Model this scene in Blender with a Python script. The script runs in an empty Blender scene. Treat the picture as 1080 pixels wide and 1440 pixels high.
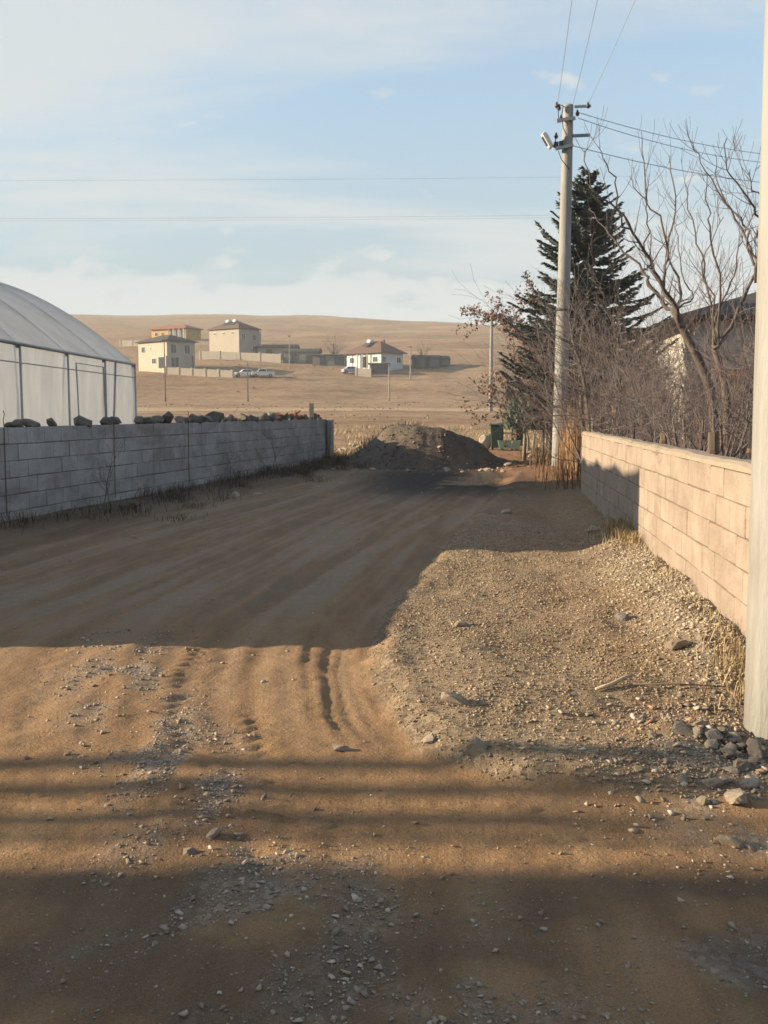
import bpy, bmesh, math, random
import numpy as np
from mathutils import Vector, Matrix

random.seed(7)
sc = bpy.context.scene
COL = sc.collection
R = math.radians

# ------------------------------------------------------------------ camera, sky, sun, exposure
CAMZ = 1.53
FPX = 1400.0
PITCH = math.atan(140 / FPX)
cd = bpy.data.cameras.new('camera')
cam = bpy.data.objects.new('camera', cd)
COL.objects.link(cam)
sc.camera = cam
cam.location = (0, 0, CAMZ)
cam.rotation_euler = (math.pi / 2 - PITCH, 0, 0)
cd.sensor_fit = 'VERTICAL'
cd.sensor_height = 36
cd.lens = FPX / 1440 * 36
cd.clip_start = 0.05
cd.clip_end = 6000

SUN_EL, SUN_AZ = 16.8, -89.6        # azimuth from +Y, negative towards -X
sun_vec = Vector((math.sin(R(SUN_AZ)) * math.cos(R(SUN_EL)), math.cos(R(SUN_AZ)) * math.cos(R(SUN_EL)), math.sin(R(SUN_EL))))
ld = bpy.data.lights.new('sun', 'SUN')
ld.energy = 5.0
ld.angle = R(0.53)
ld.color = (1.0, 0.79, 0.52)
lo = bpy.data.objects.new('sun', ld)
COL.objects.link(lo)
lo.rotation_euler = (-sun_vec).to_track_quat('-Z', 'Y').to_euler()

w = bpy.data.worlds.new('World')
sc.world = w
w.use_nodes = True
nt = w.node_tree
N, L = nt.nodes, nt.links


def wn(t, **k):
    n = N.new(t)
    for a, b in k.items():
        setattr(n, a, b)
    return n


def wmath(op, a, b=None):
    n = wn('ShaderNodeMath', operation=op)
    for i, v in enumerate((a, b)):
        if v is None:
            continue
        if isinstance(v, (int, float)):
            n.inputs[i].default_value = v
        else:
            L.new(v, n.inputs[i])
    return n.outputs[0]


def wramp(f, p0, p1):
    n = wn('ShaderNodeMapRange', interpolation_type='SMOOTHSTEP')
    L.new(f, n.inputs[0])
    n.inputs[1].default_value, n.inputs[2].default_value = p0, p1
    return n.outputs[0]


sky = wn('ShaderNodeTexSky', sky_type='NISHITA', sun_disc=False)
sky.sun_elevation = R(SUN_EL)
sky.sun_rotation = R(SUN_AZ)
sky.altitude = 1000
sky.air_density = 1.0
sky.dust_density = 1.2
sky.ozone_density = 1.0
tc = wn('ShaderNodeTexCoord')
sep = wn('ShaderNodeSeparateXYZ')
L.new(tc.outputs['Generated'], sep.inputs[0])
zz = wmath('MAXIMUM', sep.outputs[2], 0.0)
den = wmath('ADD', zz, 0.16)
comb = wn('ShaderNodeCombineXYZ')
L.new(wmath('DIVIDE', sep.outputs[0], den), comb.inputs[0])
L.new(wmath('DIVIDE', sep.outputs[1], den), comb.inputs[1])
CLX, CLY = 2.2, 0.6
mp = wn('ShaderNodeMapping')
mp.inputs['Rotation'].default_value = (0, 0, R(12))
mp.inputs['Scale'].default_value = (0.42, 1.15, 1)
mp.inputs['Location'].default_value = (CLX, CLY, 0)
L.new(comb.outputs[0], mp.inputs[0])
nz = wn('ShaderNodeTexNoise')
nz.inputs['Scale'].default_value = 1.15
nz.inputs['Detail'].default_value = 8
nz.inputs['Roughness'].default_value = 0.56
nz.inputs['Distortion'].default_value = 0.5
L.new(mp.outputs[0], nz.inputs[0])
high = wmath('ADD', wmath('MULTIPLY', wramp(nz.outputs[0], 0.43, 0.63), 0.84), 0.04)
# low bank of cumulus along the skyline
mp2 = wn('ShaderNodeMapping')
mp2.inputs['Scale'].default_value = (5.5, 5.5, 13)
mp2.inputs['Location'].default_value = (0.3, 0.0, 0)
L.new(tc.outputs['Generated'], mp2.inputs[0])
nz2 = wn('ShaderNodeTexNoise')
nz2.inputs['Scale'].default_value = 2.6
nz2.inputs['Detail'].default_value = 5
nz2.inputs['Roughness'].default_value = 0.5
L.new(mp2.outputs[0], nz2.inputs[0])
thr = wn('ShaderNodeMapRange')
L.new(zz, thr.inputs[0])
thr.inputs[1].default_value, thr.inputs[2].default_value = 0.095, 0.165
thr.inputs[3].default_value, thr.inputs[4].default_value = -0.18, 0.26
low = wmath('MULTIPLY', wramp(wmath('SUBTRACT', nz2.outputs[0], thr.outputs[0]), 0.36, 0.50), 0.85)
pale = wmath('MULTIPLY', wramp(wmath('SUBTRACT', 0.46, zz), 0.0, 0.40), 0.88)
fac = wmath('MAXIMUM', high, low)
mixc = wn('ShaderNodeMix', data_type='RGBA')
L.new(fac, mixc.inputs[0])
tint = wn('ShaderNodeMix', data_type='RGBA', blend_type='MULTIPLY')
tint.inputs[0].default_value = 1
tint.inputs[7].default_value = (.98, 1.0, .93, 1)
L.new(sky.outputs[0], tint.inputs[6])
air = wn('ShaderNodeMix', data_type='RGBA')
L.new(pale, air.inputs[0])
L.new(tint.outputs[2], air.inputs[6])
air.inputs[7].default_value = (1.22, 1.52, 1.70, 1)
L.new(air.outputs[2], mixc.inputs[6])
mixc.inputs[7].default_value = (2.32, 2.46, 2.50, 1)
bg = N['Background']
L.new(mixc.outputs[2], bg.inputs[0])
bg.inputs[1].default_value = 0.105

vs = sc.view_settings
vs.view_transform = 'Standard'
vs.look = 'None'
vs.gamma = 1
vs.use_curve_mapping = False
vs.exposure = 1.5
sc.render.engine = 'CYCLES'
sc.cycles.use_denoising = True
sc.cycles.max_bounces = 6
sc.cycles.transparent_max_bounces = 12
sc.cycles.volume_bounces = 0
sc.cycles.filter_width = 1.6

# ------------------------------------------------------------------ helpers: pixels to points, noise
CP, SP = math.cos(PITCH), math.sin(PITCH)


def ray(px, py):
    dx, dy = (px - 540) / FPX, (720 - py) / FPX
    return dx, CP + dy * SP, -SP + dy * CP


def at(px, py, Y):
    x, y, z = ray(px, py)
    return Vector((x * Y / y, Y, CAMZ + z * Y / y))


def gnd(px, py, z0=0.0):
    x, y, z = ray(px, py)
    t = (z0 - CAMZ) / z
    return x * t, y * t


_rng = np.random.RandomState(3)
_perm = _rng.permutation(512)
_perm = np.concatenate([_perm, _perm, _perm])
_ga = _rng.rand(512) * 2 * math.pi
_gx, _gy = np.cos(_ga), np.sin(_ga)


def pnoise(x, y, s=0):
    x = np.asarray(x, float) + 37.3 * s
    y = np.asarray(y, float) - 19.7 * s
    xi, yi = np.floor(x).astype(int), np.floor(y).astype(int)
    xf, yf = x - xi, y - yi
    u, v = xf * xf * xf * (xf * (xf * 6 - 15) + 10), yf * yf * yf * (yf * (yf * 6 - 15) + 10)

    def g(ix, iy, fx, fy):
        h = _perm[_perm[ix & 511] + (iy & 511)]
        return _gx[h] * fx + _gy[h] * fy
    a, b = g(xi, yi, xf, yf), g(xi + 1, yi, xf - 1, yf)
    c, d = g(xi, yi + 1, xf, yf - 1), g(xi + 1, yi + 1, xf - 1, yf - 1)
    return ((a + (b - a) * u) * (1 - v) + (c + (d - c) * u) * v) * 1.5


def fbm(x, y, o=4, s=0):
    t, a, f = 0, 1, 1
    for i in range(o):
        t = t + a * pnoise(np.asarray(x) * f, np.asarray(y) * f, s + i)
        a *= 0.5
        f *= 2.03
    return t


def sst(a, b, x):
    t = np.clip((np.asarray(x, float) - a) / (b - a), 0, 1)
    return t * t * (3 - 2 * t)


# ------------------------------------------------------------------ terrain
_EY = np.array([3.2, 3.5, 3.8, 4.0, 4.3, 4.9, 5.9, 6.4, 7.6, 9.8, 13, 17.5, 23, 30])
_EX = np.array([6.0, 2.6, 1.2, .46, .18, .02, -.10, -.11, .03, .42, .95, 1.9, 3.0, 3.4])


def road_edge(Y):
    return np.interp(Y, _EY, _EX)


def wall_right_x(Y):
    return 2.19 + (Y - 5.9) * .106


def wall_left_x(Y):
    return -5.0 + (Y - 13) * .194


_PY = np.array([-60, 36, 45, 60, 88, 120, 172, 185, 200, 210, 220, 240, 300, 400, 550, 700, 760, 900, 1500])
_PZ = np.array([0, 0, .2, .7, 1.62, 2.1, 3.0, 5.2, 8.5, 10.3, 12, 15.2, 23, 34, 51, 66.5, 68, 60, 20.])
_ry = np.arange(-60, 1501, 2.0)
_rz = np.interp(_ry, _PY, _PZ)
for _ in range(2):
    _p = np.pad(_rz, 2, mode='edge')
    _rz = (_p[:-4] + _p[1:-3] + _p[2:-2] + _p[3:-1] + _p[4:]) / 5
RUB = [(6.6, -1.75), (5.2, -1.35), (4.5, -1.05), (3.5, -.62), (2.9, -.3), (2.3, .08), (1.5, .6)]


def rub_dist(X, Y):
    return np.abs(X - np.interp(Y, [p[0] for p in RUB][::-1], [p[1] for p in RUB][::-1]))


def T(X, Y):
    X, Y = np.asarray(X, float), np.asarray(Y, float)
    z = np.interp(Y, _ry, _rz)
    far = sst(300, 700, Y)
    z = z * (1 + far * (np.clip(-X / 300, -.2, .2) * .2 - np.clip((X - 20) / 100, 0, 2.2) * .09))
    z = z + sst(120, 260, Y) * fbm(X / 60, Y / 60, 3, 5) * 1.3 + far * fbm(X / 260, Y / 220, 2, 9) * 1.2
    z = z + sst(40, 70, Y) * fbm(X / 9, Y / 9, 3, 2) * .12
    near = 1 - sst(45, 70, Y)
    d = X - road_edge(Y)
    inroad = sst(.06, -.1, d)
    d_ = d + .07 * fbm(X * 2.6, Y * 2.6, 3, 103) * sst(30, 12, Y)
    z = z + near * sst(-.06, .20, d_) * (.075 * sst(3.6, 4.2, Y) * (1 - .85 * sst(.7, 1.5, X) * sst(5.6, 4.7, Y)) * (1 + .35 * pnoise(X * 2.2, Y * 1.4, 104)) + .008 * np.exp(-((d_ - .12) / .09) ** 2) * sst(4, 4.6, Y))
    # wheel ruts along the road edge
    rut = np.exp(-((d + .20) / .09) ** 2) * .035 + np.exp(-((d + 1.0) / .16) ** 2) * .02 + np.exp(-((d + 2.1) / .2) ** 2) * .022 - np.exp(-((d + .45) / .12) ** 2) * .015
    z = z - (.42 + .3 * sst(6.5, 9, Y)) * near * rut * sst(3.9, 5, Y) * (.75 + .5 * pnoise(X * 2, Y * .7, 4))
    gro = sum(np.exp(-((d + o_ + .03 * np.sin(Y * 1.3 + o_ * 9)) / .028) ** 2) for o_ in (.09, .17, .27, .40))
    z = z - .011 * gro * sst(4.3, 5.0, Y) * sst(11, 8.5, Y) * (1 + .5 * pnoise(X * 6, Y * 2, 24))
    gro = sum(np.exp(-((d + o_ + .12 * np.sin(Y * .8 + o_)) / .05) ** 2) for o_ in (.78, .95, 1.42, 1.9, 2.2))
    z = z - .008 * gro * sst(4.2, 5.0, Y) * sst(9, 7.5, Y) * (.6 + .9 * pnoise(X * 2.5, Y * 1.2, 26))
    z = z + near * inroad * pnoise(d * 7, Y * .45, 21) * .009
    # banks at the foot of the walls
    dw = wall_right_x(Y) - X
    z = z + near * sst(.7, .05, dw) * (.13 + .05 * pnoise(X * 3, Y * 1.5, 8)) * sst(5.0, 6.6, Y) * sst(20, 15, Y)
    dl = X - wall_left_x(Y)
    z = z + near * sst(1.6, .2, dl) * .10 * sst(8, 11, Y)
    # hollow and hump by the far pole
    z = z + .22 * np.exp(-(((X - 4.0) / .9) ** 2 + ((Y - 22.8) / 1.6) ** 2)) - .12 * np.exp(-(((X - 2.6) / .6) ** 2 + ((Y - 14.5) / 2) ** 2))
    # rubble strip on the road and spoil by the near pole
    z = z + .035 * np.exp(-(rub_dist(X, Y) / .3) ** 2) * .6 * sst(7.2, 5.5, Y) * (1 + .8 * pnoise(X * 5, Y * 3, 6))
    z = z + .085 * np.exp(-(((X - 1.42) / .24) ** 2 + ((Y - 4.48) / .22) ** 2)) * (1 + .4 * pnoise(X * 7, Y * 7, 12))
    # roughness
    z = z + near * (fbm(X * .8, Y * .8, 2, 30) * .008 + fbm(X * 4, Y * 3, 3, 31) * .005 * (1 + .9 * sst(-.05, .15, d)))
    # crust, crumbs and tyre treads close to the viewer
    cl = sst(12, 8, Y)
    z = z + cl * (fbm(X * 8, Y * 8, 4, 101) * .0042 - .004 * sst(.0, .12, .1 - np.abs(pnoise(X * 3.2, Y * 2.4, 102))))
    for o_, ph in ((.72, 0), (1.05, 2), (2.05, 1), (2.4, 3)):
        u_ = d + o_ + .05 * np.sin(Y * .9 + ph)
        tread = np.sin((Y + np.abs(u_) * 1.1) * 2 * math.pi / .125) * sst(.10, .06, np.abs(u_))
        z = z + cl * .0075 * tread * inroad * sst(-.1, .35, pnoise(X * 1.1 + ph, Y * .8, 105 + ph)) * sst(2.2, 3.2, Y)
    return z


def Tz(x, y):
    return float(T(np.array([x]), np.array([y]))[0])


def gpt(px, py):
    """ground point seen at a pixel of the photograph"""
    z = 0.0
    for _ in range(5):
        x, y = gnd(px, py, z)
        z = Tz(x, y)
    return Vector((x, y, z))


# ------------------------------------------------------------------ materials
def new_mat(name):
    m = bpy.data.materials.new(name)
    m.use_nodes = True
    return m, m.node_tree.nodes, m.node_tree.links, m.node_tree.nodes['Principled BSDF']


ALB = .74


def mat(name, c1, c2=None, scale=6.0, rough=.9, bump=.3, bscale=None, metal=0, rnd=0.0, detail=6, stretch=(1, 1, 1), spec=.3, dist=.02, stain=None):
    m, n, l, b = new_mat(name)
    c2 = tuple(v * ALB for v in (c2 or tuple(v * .72 for v in c1)))
    c1 = tuple(v * ALB for v in c1)
    t = n.new('ShaderNodeTexCoord')
    mp = n.new('ShaderNodeMapping')
    mp.inputs['Scale'].default_value = stretch
    l.new(t.outputs['Object'], mp.inputs[0])
    no = n.new('ShaderNodeTexNoise')
    no.inputs['Scale'].default_value = scale
    no.inputs['Detail'].default_value = detail
    no.inputs['Roughness'].default_value = .65
    src = mp.outputs[0]
    oi = n.new('ShaderNodeObjectInfo')
    va = n.new('ShaderNodeVectorMath')
    va.operation = 'ADD'
    cx = n.new('ShaderNodeCombineXYZ')
    mu = n.new('ShaderNodeMath')
    mu.operation = 'MULTIPLY'
    mu.inputs[1].default_value = 57.0
    l.new(oi.outputs['Random'], mu.inputs[0])
    l.new(mu.outputs[0], cx.inputs[0])
    l.new(mu.outputs[0], cx.inputs[2])
    l.new(src, va.inputs[0])
    l.new(cx.outputs[0], va.inputs[1])
    l.new(va.outputs[0], no.inputs['Vector'])
    rp = n.new('ShaderNodeValToRGB')
    rp.color_ramp.elements[0].position, rp.color_ramp.elements[1].position = .32, .68
    rp.color_ramp.elements[0].color = (*c2, 1)
    rp.color_ramp.elements[1].color = (*c1, 1)
    l.new(no.outputs[0], rp.inputs[0])
    out = rp.outputs[0]
    if rnd:
        mr = n.new('ShaderNodeMapRange')
        l.new(oi.outputs['Random'], mr.inputs[0])
        mr.inputs[3].default_value, mr.inputs[4].default_value = 1 - rnd, 1 + rnd
        hs = n.new('ShaderNodeHueSaturation')
        l.new(mr.outputs[0], hs.inputs['Value'])
        l.new(out, hs.inputs['Color'])
        out = hs.outputs[0]
    if stain:
        gm = n.new('ShaderNodeNewGeometry')
        ms = n.new('ShaderNodeMapping')
        ms.inputs['Scale'].default_value = stain[:3]
        l.new(gm.outputs['Position'], ms.inputs[0])
        ns = n.new('ShaderNodeTexNoise')
        ns.inputs['Scale'].default_value = 1.0
        ns.inputs['Detail'].default_value = 7
        ns.inputs['Roughness'].default_value = .68
        ns.inputs['Distortion'].default_value = .6
        l.new(ms.outputs[0], ns.inputs['Vector'])
        rs_ = n.new('ShaderNodeValToRGB')
        rs_.color_ramp.elements[0].position, rs_.color_ramp.elements[1].position = .34, .60
        d_ = stain[3]
        rs_.color_ramp.elements[0].color = (d_, d_ * .97, d_ * .93, 1)
        rs_.color_ramp.elements[1].color = (1.04, 1.04, 1.04, 1)
        l.new(ns.outputs[0], rs_.inputs[0])
        mm = n.new('ShaderNodeMix')
        mm.data_type = 'RGBA'
        mm.blend_type = 'MULTIPLY'
        mm.inputs[0].default_value = 1
        l.new(out, mm.inputs[6])
        l.new(rs_.outputs[0], mm.inputs[7])
        out = mm.outputs[2]
    l.new(out, b.inputs['Base Color'])
    b.inputs['Roughness'].default_value = rough
    b.inputs['Metallic'].default_value = metal
    b.inputs['Specular IOR Level'].default_value = spec
    if bump:
        n2 = n.new('ShaderNodeTexNoise')
        n2.inputs['Scale'].default_value = bscale or scale * 6
        n2.inputs['Detail'].default_value = 5
        l.new(va.outputs[0], n2.inputs['Vector'])
        bp = n.new('ShaderNodeBump')
        bp.inputs['Strength'].default_value = bump
        bp.inputs['Distance'].default_value = dist
        l.new(n2.outputs[0], bp.inputs['Height'])
        l.new(bp.outputs[0], b.inputs['Normal'])
    return m


def attr_mat(name, attr='tint', rough=.9, bump=.3, bscale=60):
    """colour comes from a per-piece colour attribute (each stone, blade or twig its own)"""
    m, n, l, b = new_mat(name)
    a = n.new('ShaderNodeAttribute')
    a.attribute_name = attr
    mx_ = n.new('ShaderNodeMix')
    mx_.data_type = 'RGBA'
    mx_.blend_type = 'MULTIPLY'
    mx_.inputs[0].default_value = 1
    mx_.inputs[7].default_value = (.9, .9, .9, 1)
    l.new(a.outputs['Color'], mx_.inputs[6])
    l.new(mx_.outputs[2], b.inputs['Base Color'])
    b.inputs['Roughness'].default_value = rough
    b.inputs['Specular IOR Level'].default_value = .25
    if bump:
        t = n.new('ShaderNodeTexCoord')
        n2 = n.new('ShaderNodeTexNoise')
        n2.inputs['Scale'].default_value = bscale
        l.new(t.outputs['Object'], n2.inputs['Vector'])
        bp = n.new('ShaderNodeBump')
        bp.inputs['Strength'].default_value = bump
        bp.inputs['Distance'].default_value = .01
        l.new(n2.outputs[0], bp.inputs['Height'])
        l.new(bp.outputs[0], b.inputs['Normal'])
    return m


def ground_mat():
    m, n, l, b = new_mat('earth')
    t = n.new('ShaderNodeTexCoord')
    pos = t.outputs['Object']

    def noise(scale, detail=5, rough=.6, stretch=None, dist=0):
        no = n.new('ShaderNodeTexNoise')
        no.inputs['Scale'].default_value = scale
        no.inputs['Detail'].default_value = detail
        no.inputs['Roughness'].default_value = rough
        no.inputs['Distortion'].default_value = dist
        src = pos
        if stretch:
            mp = n.new('ShaderNodeMapping')
            mp.inputs['Scale'].default_value = stretch
            l.new(pos, mp.inputs[0])
            src = mp.outputs[0]
        l.new(src, no.inputs['Vector'])
        return no.outputs[0]

    def ramp(f, stops):
        r = n.new('ShaderNodeValToRGB')
        e = r.color_ramp.elements
        while len(e) < len(stops):
            e.new(.5)
        for k, (p, c) in enumerate(stops):
            e[k].position = p
            e[k].color = (*c, 1)
        l.new(f, r.inputs[0])
        return r.outputs[0]

    def mix(f, a, c, mode='MIX'):
        x = n.new('ShaderNodeMix')
        x.data_type = 'RGBA'
        x.blend_type = mode
        if isinstance(f, (int, float)):
            x.inputs[0].default_value = f
        else:
            l.new(f, x.inputs[0])
        l.new(a, x.inputs[6])
        l.new(c, x.inputs[7])
        return x.outputs[2]
    a1 = n.new('ShaderNodeAttribute')
    a1.attribute_name = 'zone_a'
    a2 = n.new('ShaderNodeAttribute')
    a2.attribute_name = 'zone_b'
    s1 = n.new('ShaderNodeSeparateColor')
    s2 = n.new('ShaderNodeSeparateColor')
    l.new(a1.outputs['Color'], s1.inputs[0])
    l.new(a2.outputs['Color'], s2.inputs[0])
    road, gravel, field = s1.outputs
    dark, rubble, red = s2.outputs
    a3 = n.new('ShaderNodeAttribute')
    a3.attribute_name = 'zone_c'
    s3 = n.new('ShaderNodeSeparateColor')
    l.new(a3.outputs['Color'], s3.inputs[0])
    track, track2, strip = s3.outputs
    big, mid, fine = noise(.9, 4), noise(7, 6, .7), noise(55, 5, .75)
    base = ramp(mid, [(.3, (.16, .105, .06)), (.7, (.255, .175, .105))])
    roadc = ramp(noise(2.2, 6, .6, (2.2, .55, 1)), [(.3, (.21, .128, .068)), (.55, (.28, .175, .095)), (.75, (.325, .215, .125))])
    roadc = mix(track, roadc, ramp(mid, [(.3, (.255, .205, .16)), (.7, (.31, .26, .21))]))
    roadc = mix(track2, roadc, ramp(mid, [(.3, (.145, .115, .09)), (.7, (.205, .165, .13))]))
    roadc = mix(.22, roadc, ramp(fine, [(.35, (.5, .5, .5)), (.65, (1, 1, 1))]), 'MULTIPLY')
    vor = n.new('ShaderNodeTexVoronoi')
    vor.inputs['Scale'].default_value = 42
    l.new(pos, vor.inputs['Vector'])
    vsep = n.new('ShaderNodeSeparateColor')
    l.new(vor.outputs['Color'], vsep.inputs[0])
    gravc = ramp(vsep.outputs[0], [(.0, (.15, .11, .072)), (.45, (.225, .17, .113)), (.8, (.295, .23, .158)), (1, (.36, .295, .215))])
    gravc = mix(ramp(big, [(.4, (0, 0, 0)), (.62, (.6, .6, .6))]), gravc, ramp(mid, [(.3, (.165, .12, .078)), (.7, (.24, .18, .118))]))
    rubc = ramp(vsep.outputs[1], [(.0, (.13, .115, .10)), (.6, (.24, .215, .185)), (1, (.37, .34, .30))])
    fieldc = ramp(noise(.05, 8, .65, (.6, 1.6, 1)), [(.28, (.225, .15, .092)), (.45, (.285, .195, .125)), (.6, (.32, .23, .15)), (.78, (.37, .28, .19))])
    fieldc = mix(.55, fieldc, ramp(noise(.012, 7, .65, (.35, 2.2, 1), .3), [(.35, (.72, .68, .66)), (.62, (1, 1, 1))]), 'MULTIPLY')
    fieldc = mix(.75, fieldc, ramp(noise(1.1, 8, .8, (.6, 1, 1)), [(.36, (.45, .42, .40)), (.52, (.95, .95, .95)), (.66, (1.2, 1.18, 1.15))]), 'MULTIPLY')
    fieldc = mix(.7, fieldc, ramp(noise(.16, 7, .72, (.5, 1.4, 1), .8), [(.34, (.52, .50, .48)), (.5, (.95, .95, .95)), (.7, (1.18, 1.15, 1.1))]), 'MULTIPLY')
    fieldc = mix(strip, fieldc, ramp(mid, [(.3, (.33, .25, .16)), (.7, (.42, .33, .22))]))
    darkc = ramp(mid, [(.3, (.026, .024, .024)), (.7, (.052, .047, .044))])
    redc = ramp(mid, [(.3, (.18, .095, .05)), (.7, (.27, .16, .09))])
    c = mix(road, base, roadc)
    c = mix(gravel, c, gravc)
    c = mix(red, c, redc)
    c = mix(field, c, fieldc)
    c = mix(rubble, c, rubc)
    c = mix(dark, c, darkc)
    speck = ramp(noise(170, 4, .8), [(.36, (.62, .60, .58)), (.5, (1, 1, 1)), (.66, (1.18, 1.18, 1.18))])
    c = mix(1.0, c, speck, 'MULTIPLY')
    g_ = n.new('ShaderNodeMix')
    g_.data_type = 'RGBA'
    g_.blend_type = 'MULTIPLY'
    g_.inputs[0].default_value = 1
    g_.inputs[7].default_value = (.97, .97, .97, 1)
    l.new(c, g_.inputs[6])
    l.new(g_.outputs[2], b.inputs['Base Color'])
    b.inputs['Roughness'].default_value = .95
    b.inputs['Specular IOR Level'].default_value = .15
    add = n.new('ShaderNodeMath')
    add.operation = 'MULTIPLY_ADD'
    l.new(fine, add.inputs[0])
    add.inputs[1].default_value = .5
    l.new(mid, add.inputs[2])
    bp = n.new('ShaderNodeBump')
    bp.inputs['Strength'].default_value = .8
    bp.inputs['Distance'].default_value = .035
    l.new(add.outputs[0], bp.inputs['Height'])
    l.new(bp.outputs[0], b.inputs['Normal'])
    return m


M = {
    'earth': ground_mat(),
    'block_r': mat('pale_block', (.365, .302, .258), (.31, .257, .218), 5, .92, .45, 40, rnd=.05, stain=(1.6, 1.6, 2.2, .74)),
    'mortar_r': mat('sandy_mortar', (.20, .155, .11), None, 8, .95, .4),
    'coping': mat('mortar_cap', (.35, .295, .24), (.27, .228, .18), 3, .92, .4, 25),
    'block_l': mat('grey_block', (.45, .447, .45), (.36, .357, .36), 3.5, .95, .5, 30, rnd=.08, stain=(1.1, 1.1, 1.6, .62)),
    'mortar_l': mat('grey_mortar', (.17, .165, .16), None, 8, .95, .4),
    'concrete': mat('pole_concrete', (.345, .35, .345), (.285, .288, .285), 2.2, .85, .3, 55, stretch=(1, 1, .25), stain=(7, 7, .55, .70)),
    'galv': mat('galvanised_steel', (.42, .42, .42), (.30, .30, .30), 8, .45, .1, metal=.6),
    'darkmetal': mat('dark_metal', (.06, .06, .065), None, 9, .55, .15, metal=.4),
    'bluemetal': mat('blue_grey_metal', (.20, .27, .34), None, 9, .5, .1),
    'tubegrey': mat('tube_grey', (.42, .43, .44), (.33, .34, .35), 8, .6, .1),
    'ceramic': mat('brown_ceramic', (.09, .055, .045), None, 9, .3, .05),
    'lamp': mat('lamp_white', (.75, .75, .72), (.62, .62, .6), 5, .35, .05),
    'stone': mat('wall_stone', (.21, .19, .17), (.12, .11, .10), 7, .95, .5, 35, rnd=.3),
    'stone_pale': mat('pale_stone', (.52, .44, .345), (.36, .295, .22), 11, .95, .8, 60, rnd=.15),
    'stone_grey': mat('grey_rubble', (.54, .46, .37), (.37, .31, .245), 11, .95, .8, 60, rnd=.2),
    'tile_red': mat('broken_tile', (.32, .13, .075), (.22, .09, .055), 9, .9, .4, rnd=.2),
    'rust': mat('rusty_bar', (.17, .105, .075), None, 20, .85, .3),
    'plaster_cream': mat('cream_plaster', (.50, .445, .365), (.43, .385, .315), .6, .9, .1),
    'plaster_beige': mat('beige_plaster', (.43, .39, .335), (.37, .335, .285), .6, .9, .1),
    'plaster_white': mat('white_plaster', (.52, .51, .48), (.43, .42, .40), .6, .9, .1),
    'plaster_blue': mat('blue_white_plaster', (.60, .65, .70), (.52, .56, .61), .6, .9, .1),
    'plaster_yellow': mat('yellow_plaster', (.52, .33, .11), (.46, .28, .09), .6, .9, .1),
    'plaster_grey': mat('grey_plaster', (.24, .235, .23), (.19, .185, .18), .6, .9, .1),
    'roof_dark': mat('dark_roof', (.085, .075, .072), (.055, .05, .05), 2, .85, .3, 14, stretch=(1, 1, 3)),
    'roof_brown': mat('brown_roof', (.17, .10, .075), (.11, .07, .055), 2, .85, .3, 14, stretch=(1, 1, 3)),
    'roof_red': mat('red_roof', (.34, .125, .075), (.25, .095, .06), 2, .85, .3, 14, stretch=(1, 1, 3)),
    'brick': mat('red_brick', (.24, .095, .06), (.16, .065, .045), 10, .9, .3, rnd=.2),
    'glass_dark': mat('dark_glazing', (.03, .033, .04), None, 2, .15, 0, spec=.6),
    'white_paint': mat('white_paint', (.75, .75, .74), (.68, .68, .67), 2, .35, .0),
    'car_blue': mat('blue_grey_paint', (.40, .46, .55), None, 2, .35, 0),
    'rubber': mat('rubber', (.02, .02, .021), None, 5, .8, .1),
    'bin_green': mat('dark_green_plastic', (.018, .042, .038), (.012, .03, .028), 4, .5, .08),
    'pale_green': mat('pale_green_paint', (.26, .36, .29), (.19, .27, .215), 6, .6, .1),
    'grey_green': mat('grey_green_paint', (.15, .21, .18), (.10, .15, .13), 6, .6, .1),
    'sack': mat('pale_sack', (.52, .48, .40), (.36, .32, .26), 6, .85, .4, 20),
    'bark': mat('bark', (.16, .13, .118), (.09, .073, .067), 6, .95, .5, 30, stretch=(1, 1, .3)),
    'bark_pale': mat('pale_bark', (.36, .31, .25), (.20, .165, .13), 5, .9, .4, 30),
    'twig': mat('twig_bark', (.19, .163, .163), (.125, .108, .11), 3, .95, .0),
    'twig_red': mat('reddish_twigs', (.195, .15, .146), (.125, .097, .095), 3, .95, 0),
    'needle': mat('blue_green_needles', (.17, .215, .205), (.11, .145, .145), 2.5, .75, 0),
    'cypress': mat('cypress_foliage', (.16, .215, .165), (.09, .135, .10), 5, .8, 0),
    'deadleaf': mat('russet_leaves', (.25, .145, .105), (.15, .088, .066), 3, .85, 0),
    'straw': attr_mat('dry_straw', bump=0),
    'gravel': attr_mat('gravel_stones'),
    'wood': mat('weathered_timber', (.19, .15, .115), (.11, .088, .07), 6, .92, .4, stretch=(1, 1, .2)),
    'stick': mat('pale_stick', (.55, .46, .34), (.42, .34, .24), 10, .85, .3),
    'soil': mat('dark_soil', (.165, .13, .103), (.095, .078, .065), 2.2, .97, .7, 14, dist=.035),
    'wire': mat('wire_metal', (.46, .48, .50), None, 3, .5, 0),
    'tarp': mat('dark_tarp', (.04, .042, .05), None, 3, .7, .2),
    'tank': mat('white_tank', (.75, .76, .76), None, 3, .35, 0),
}


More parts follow.
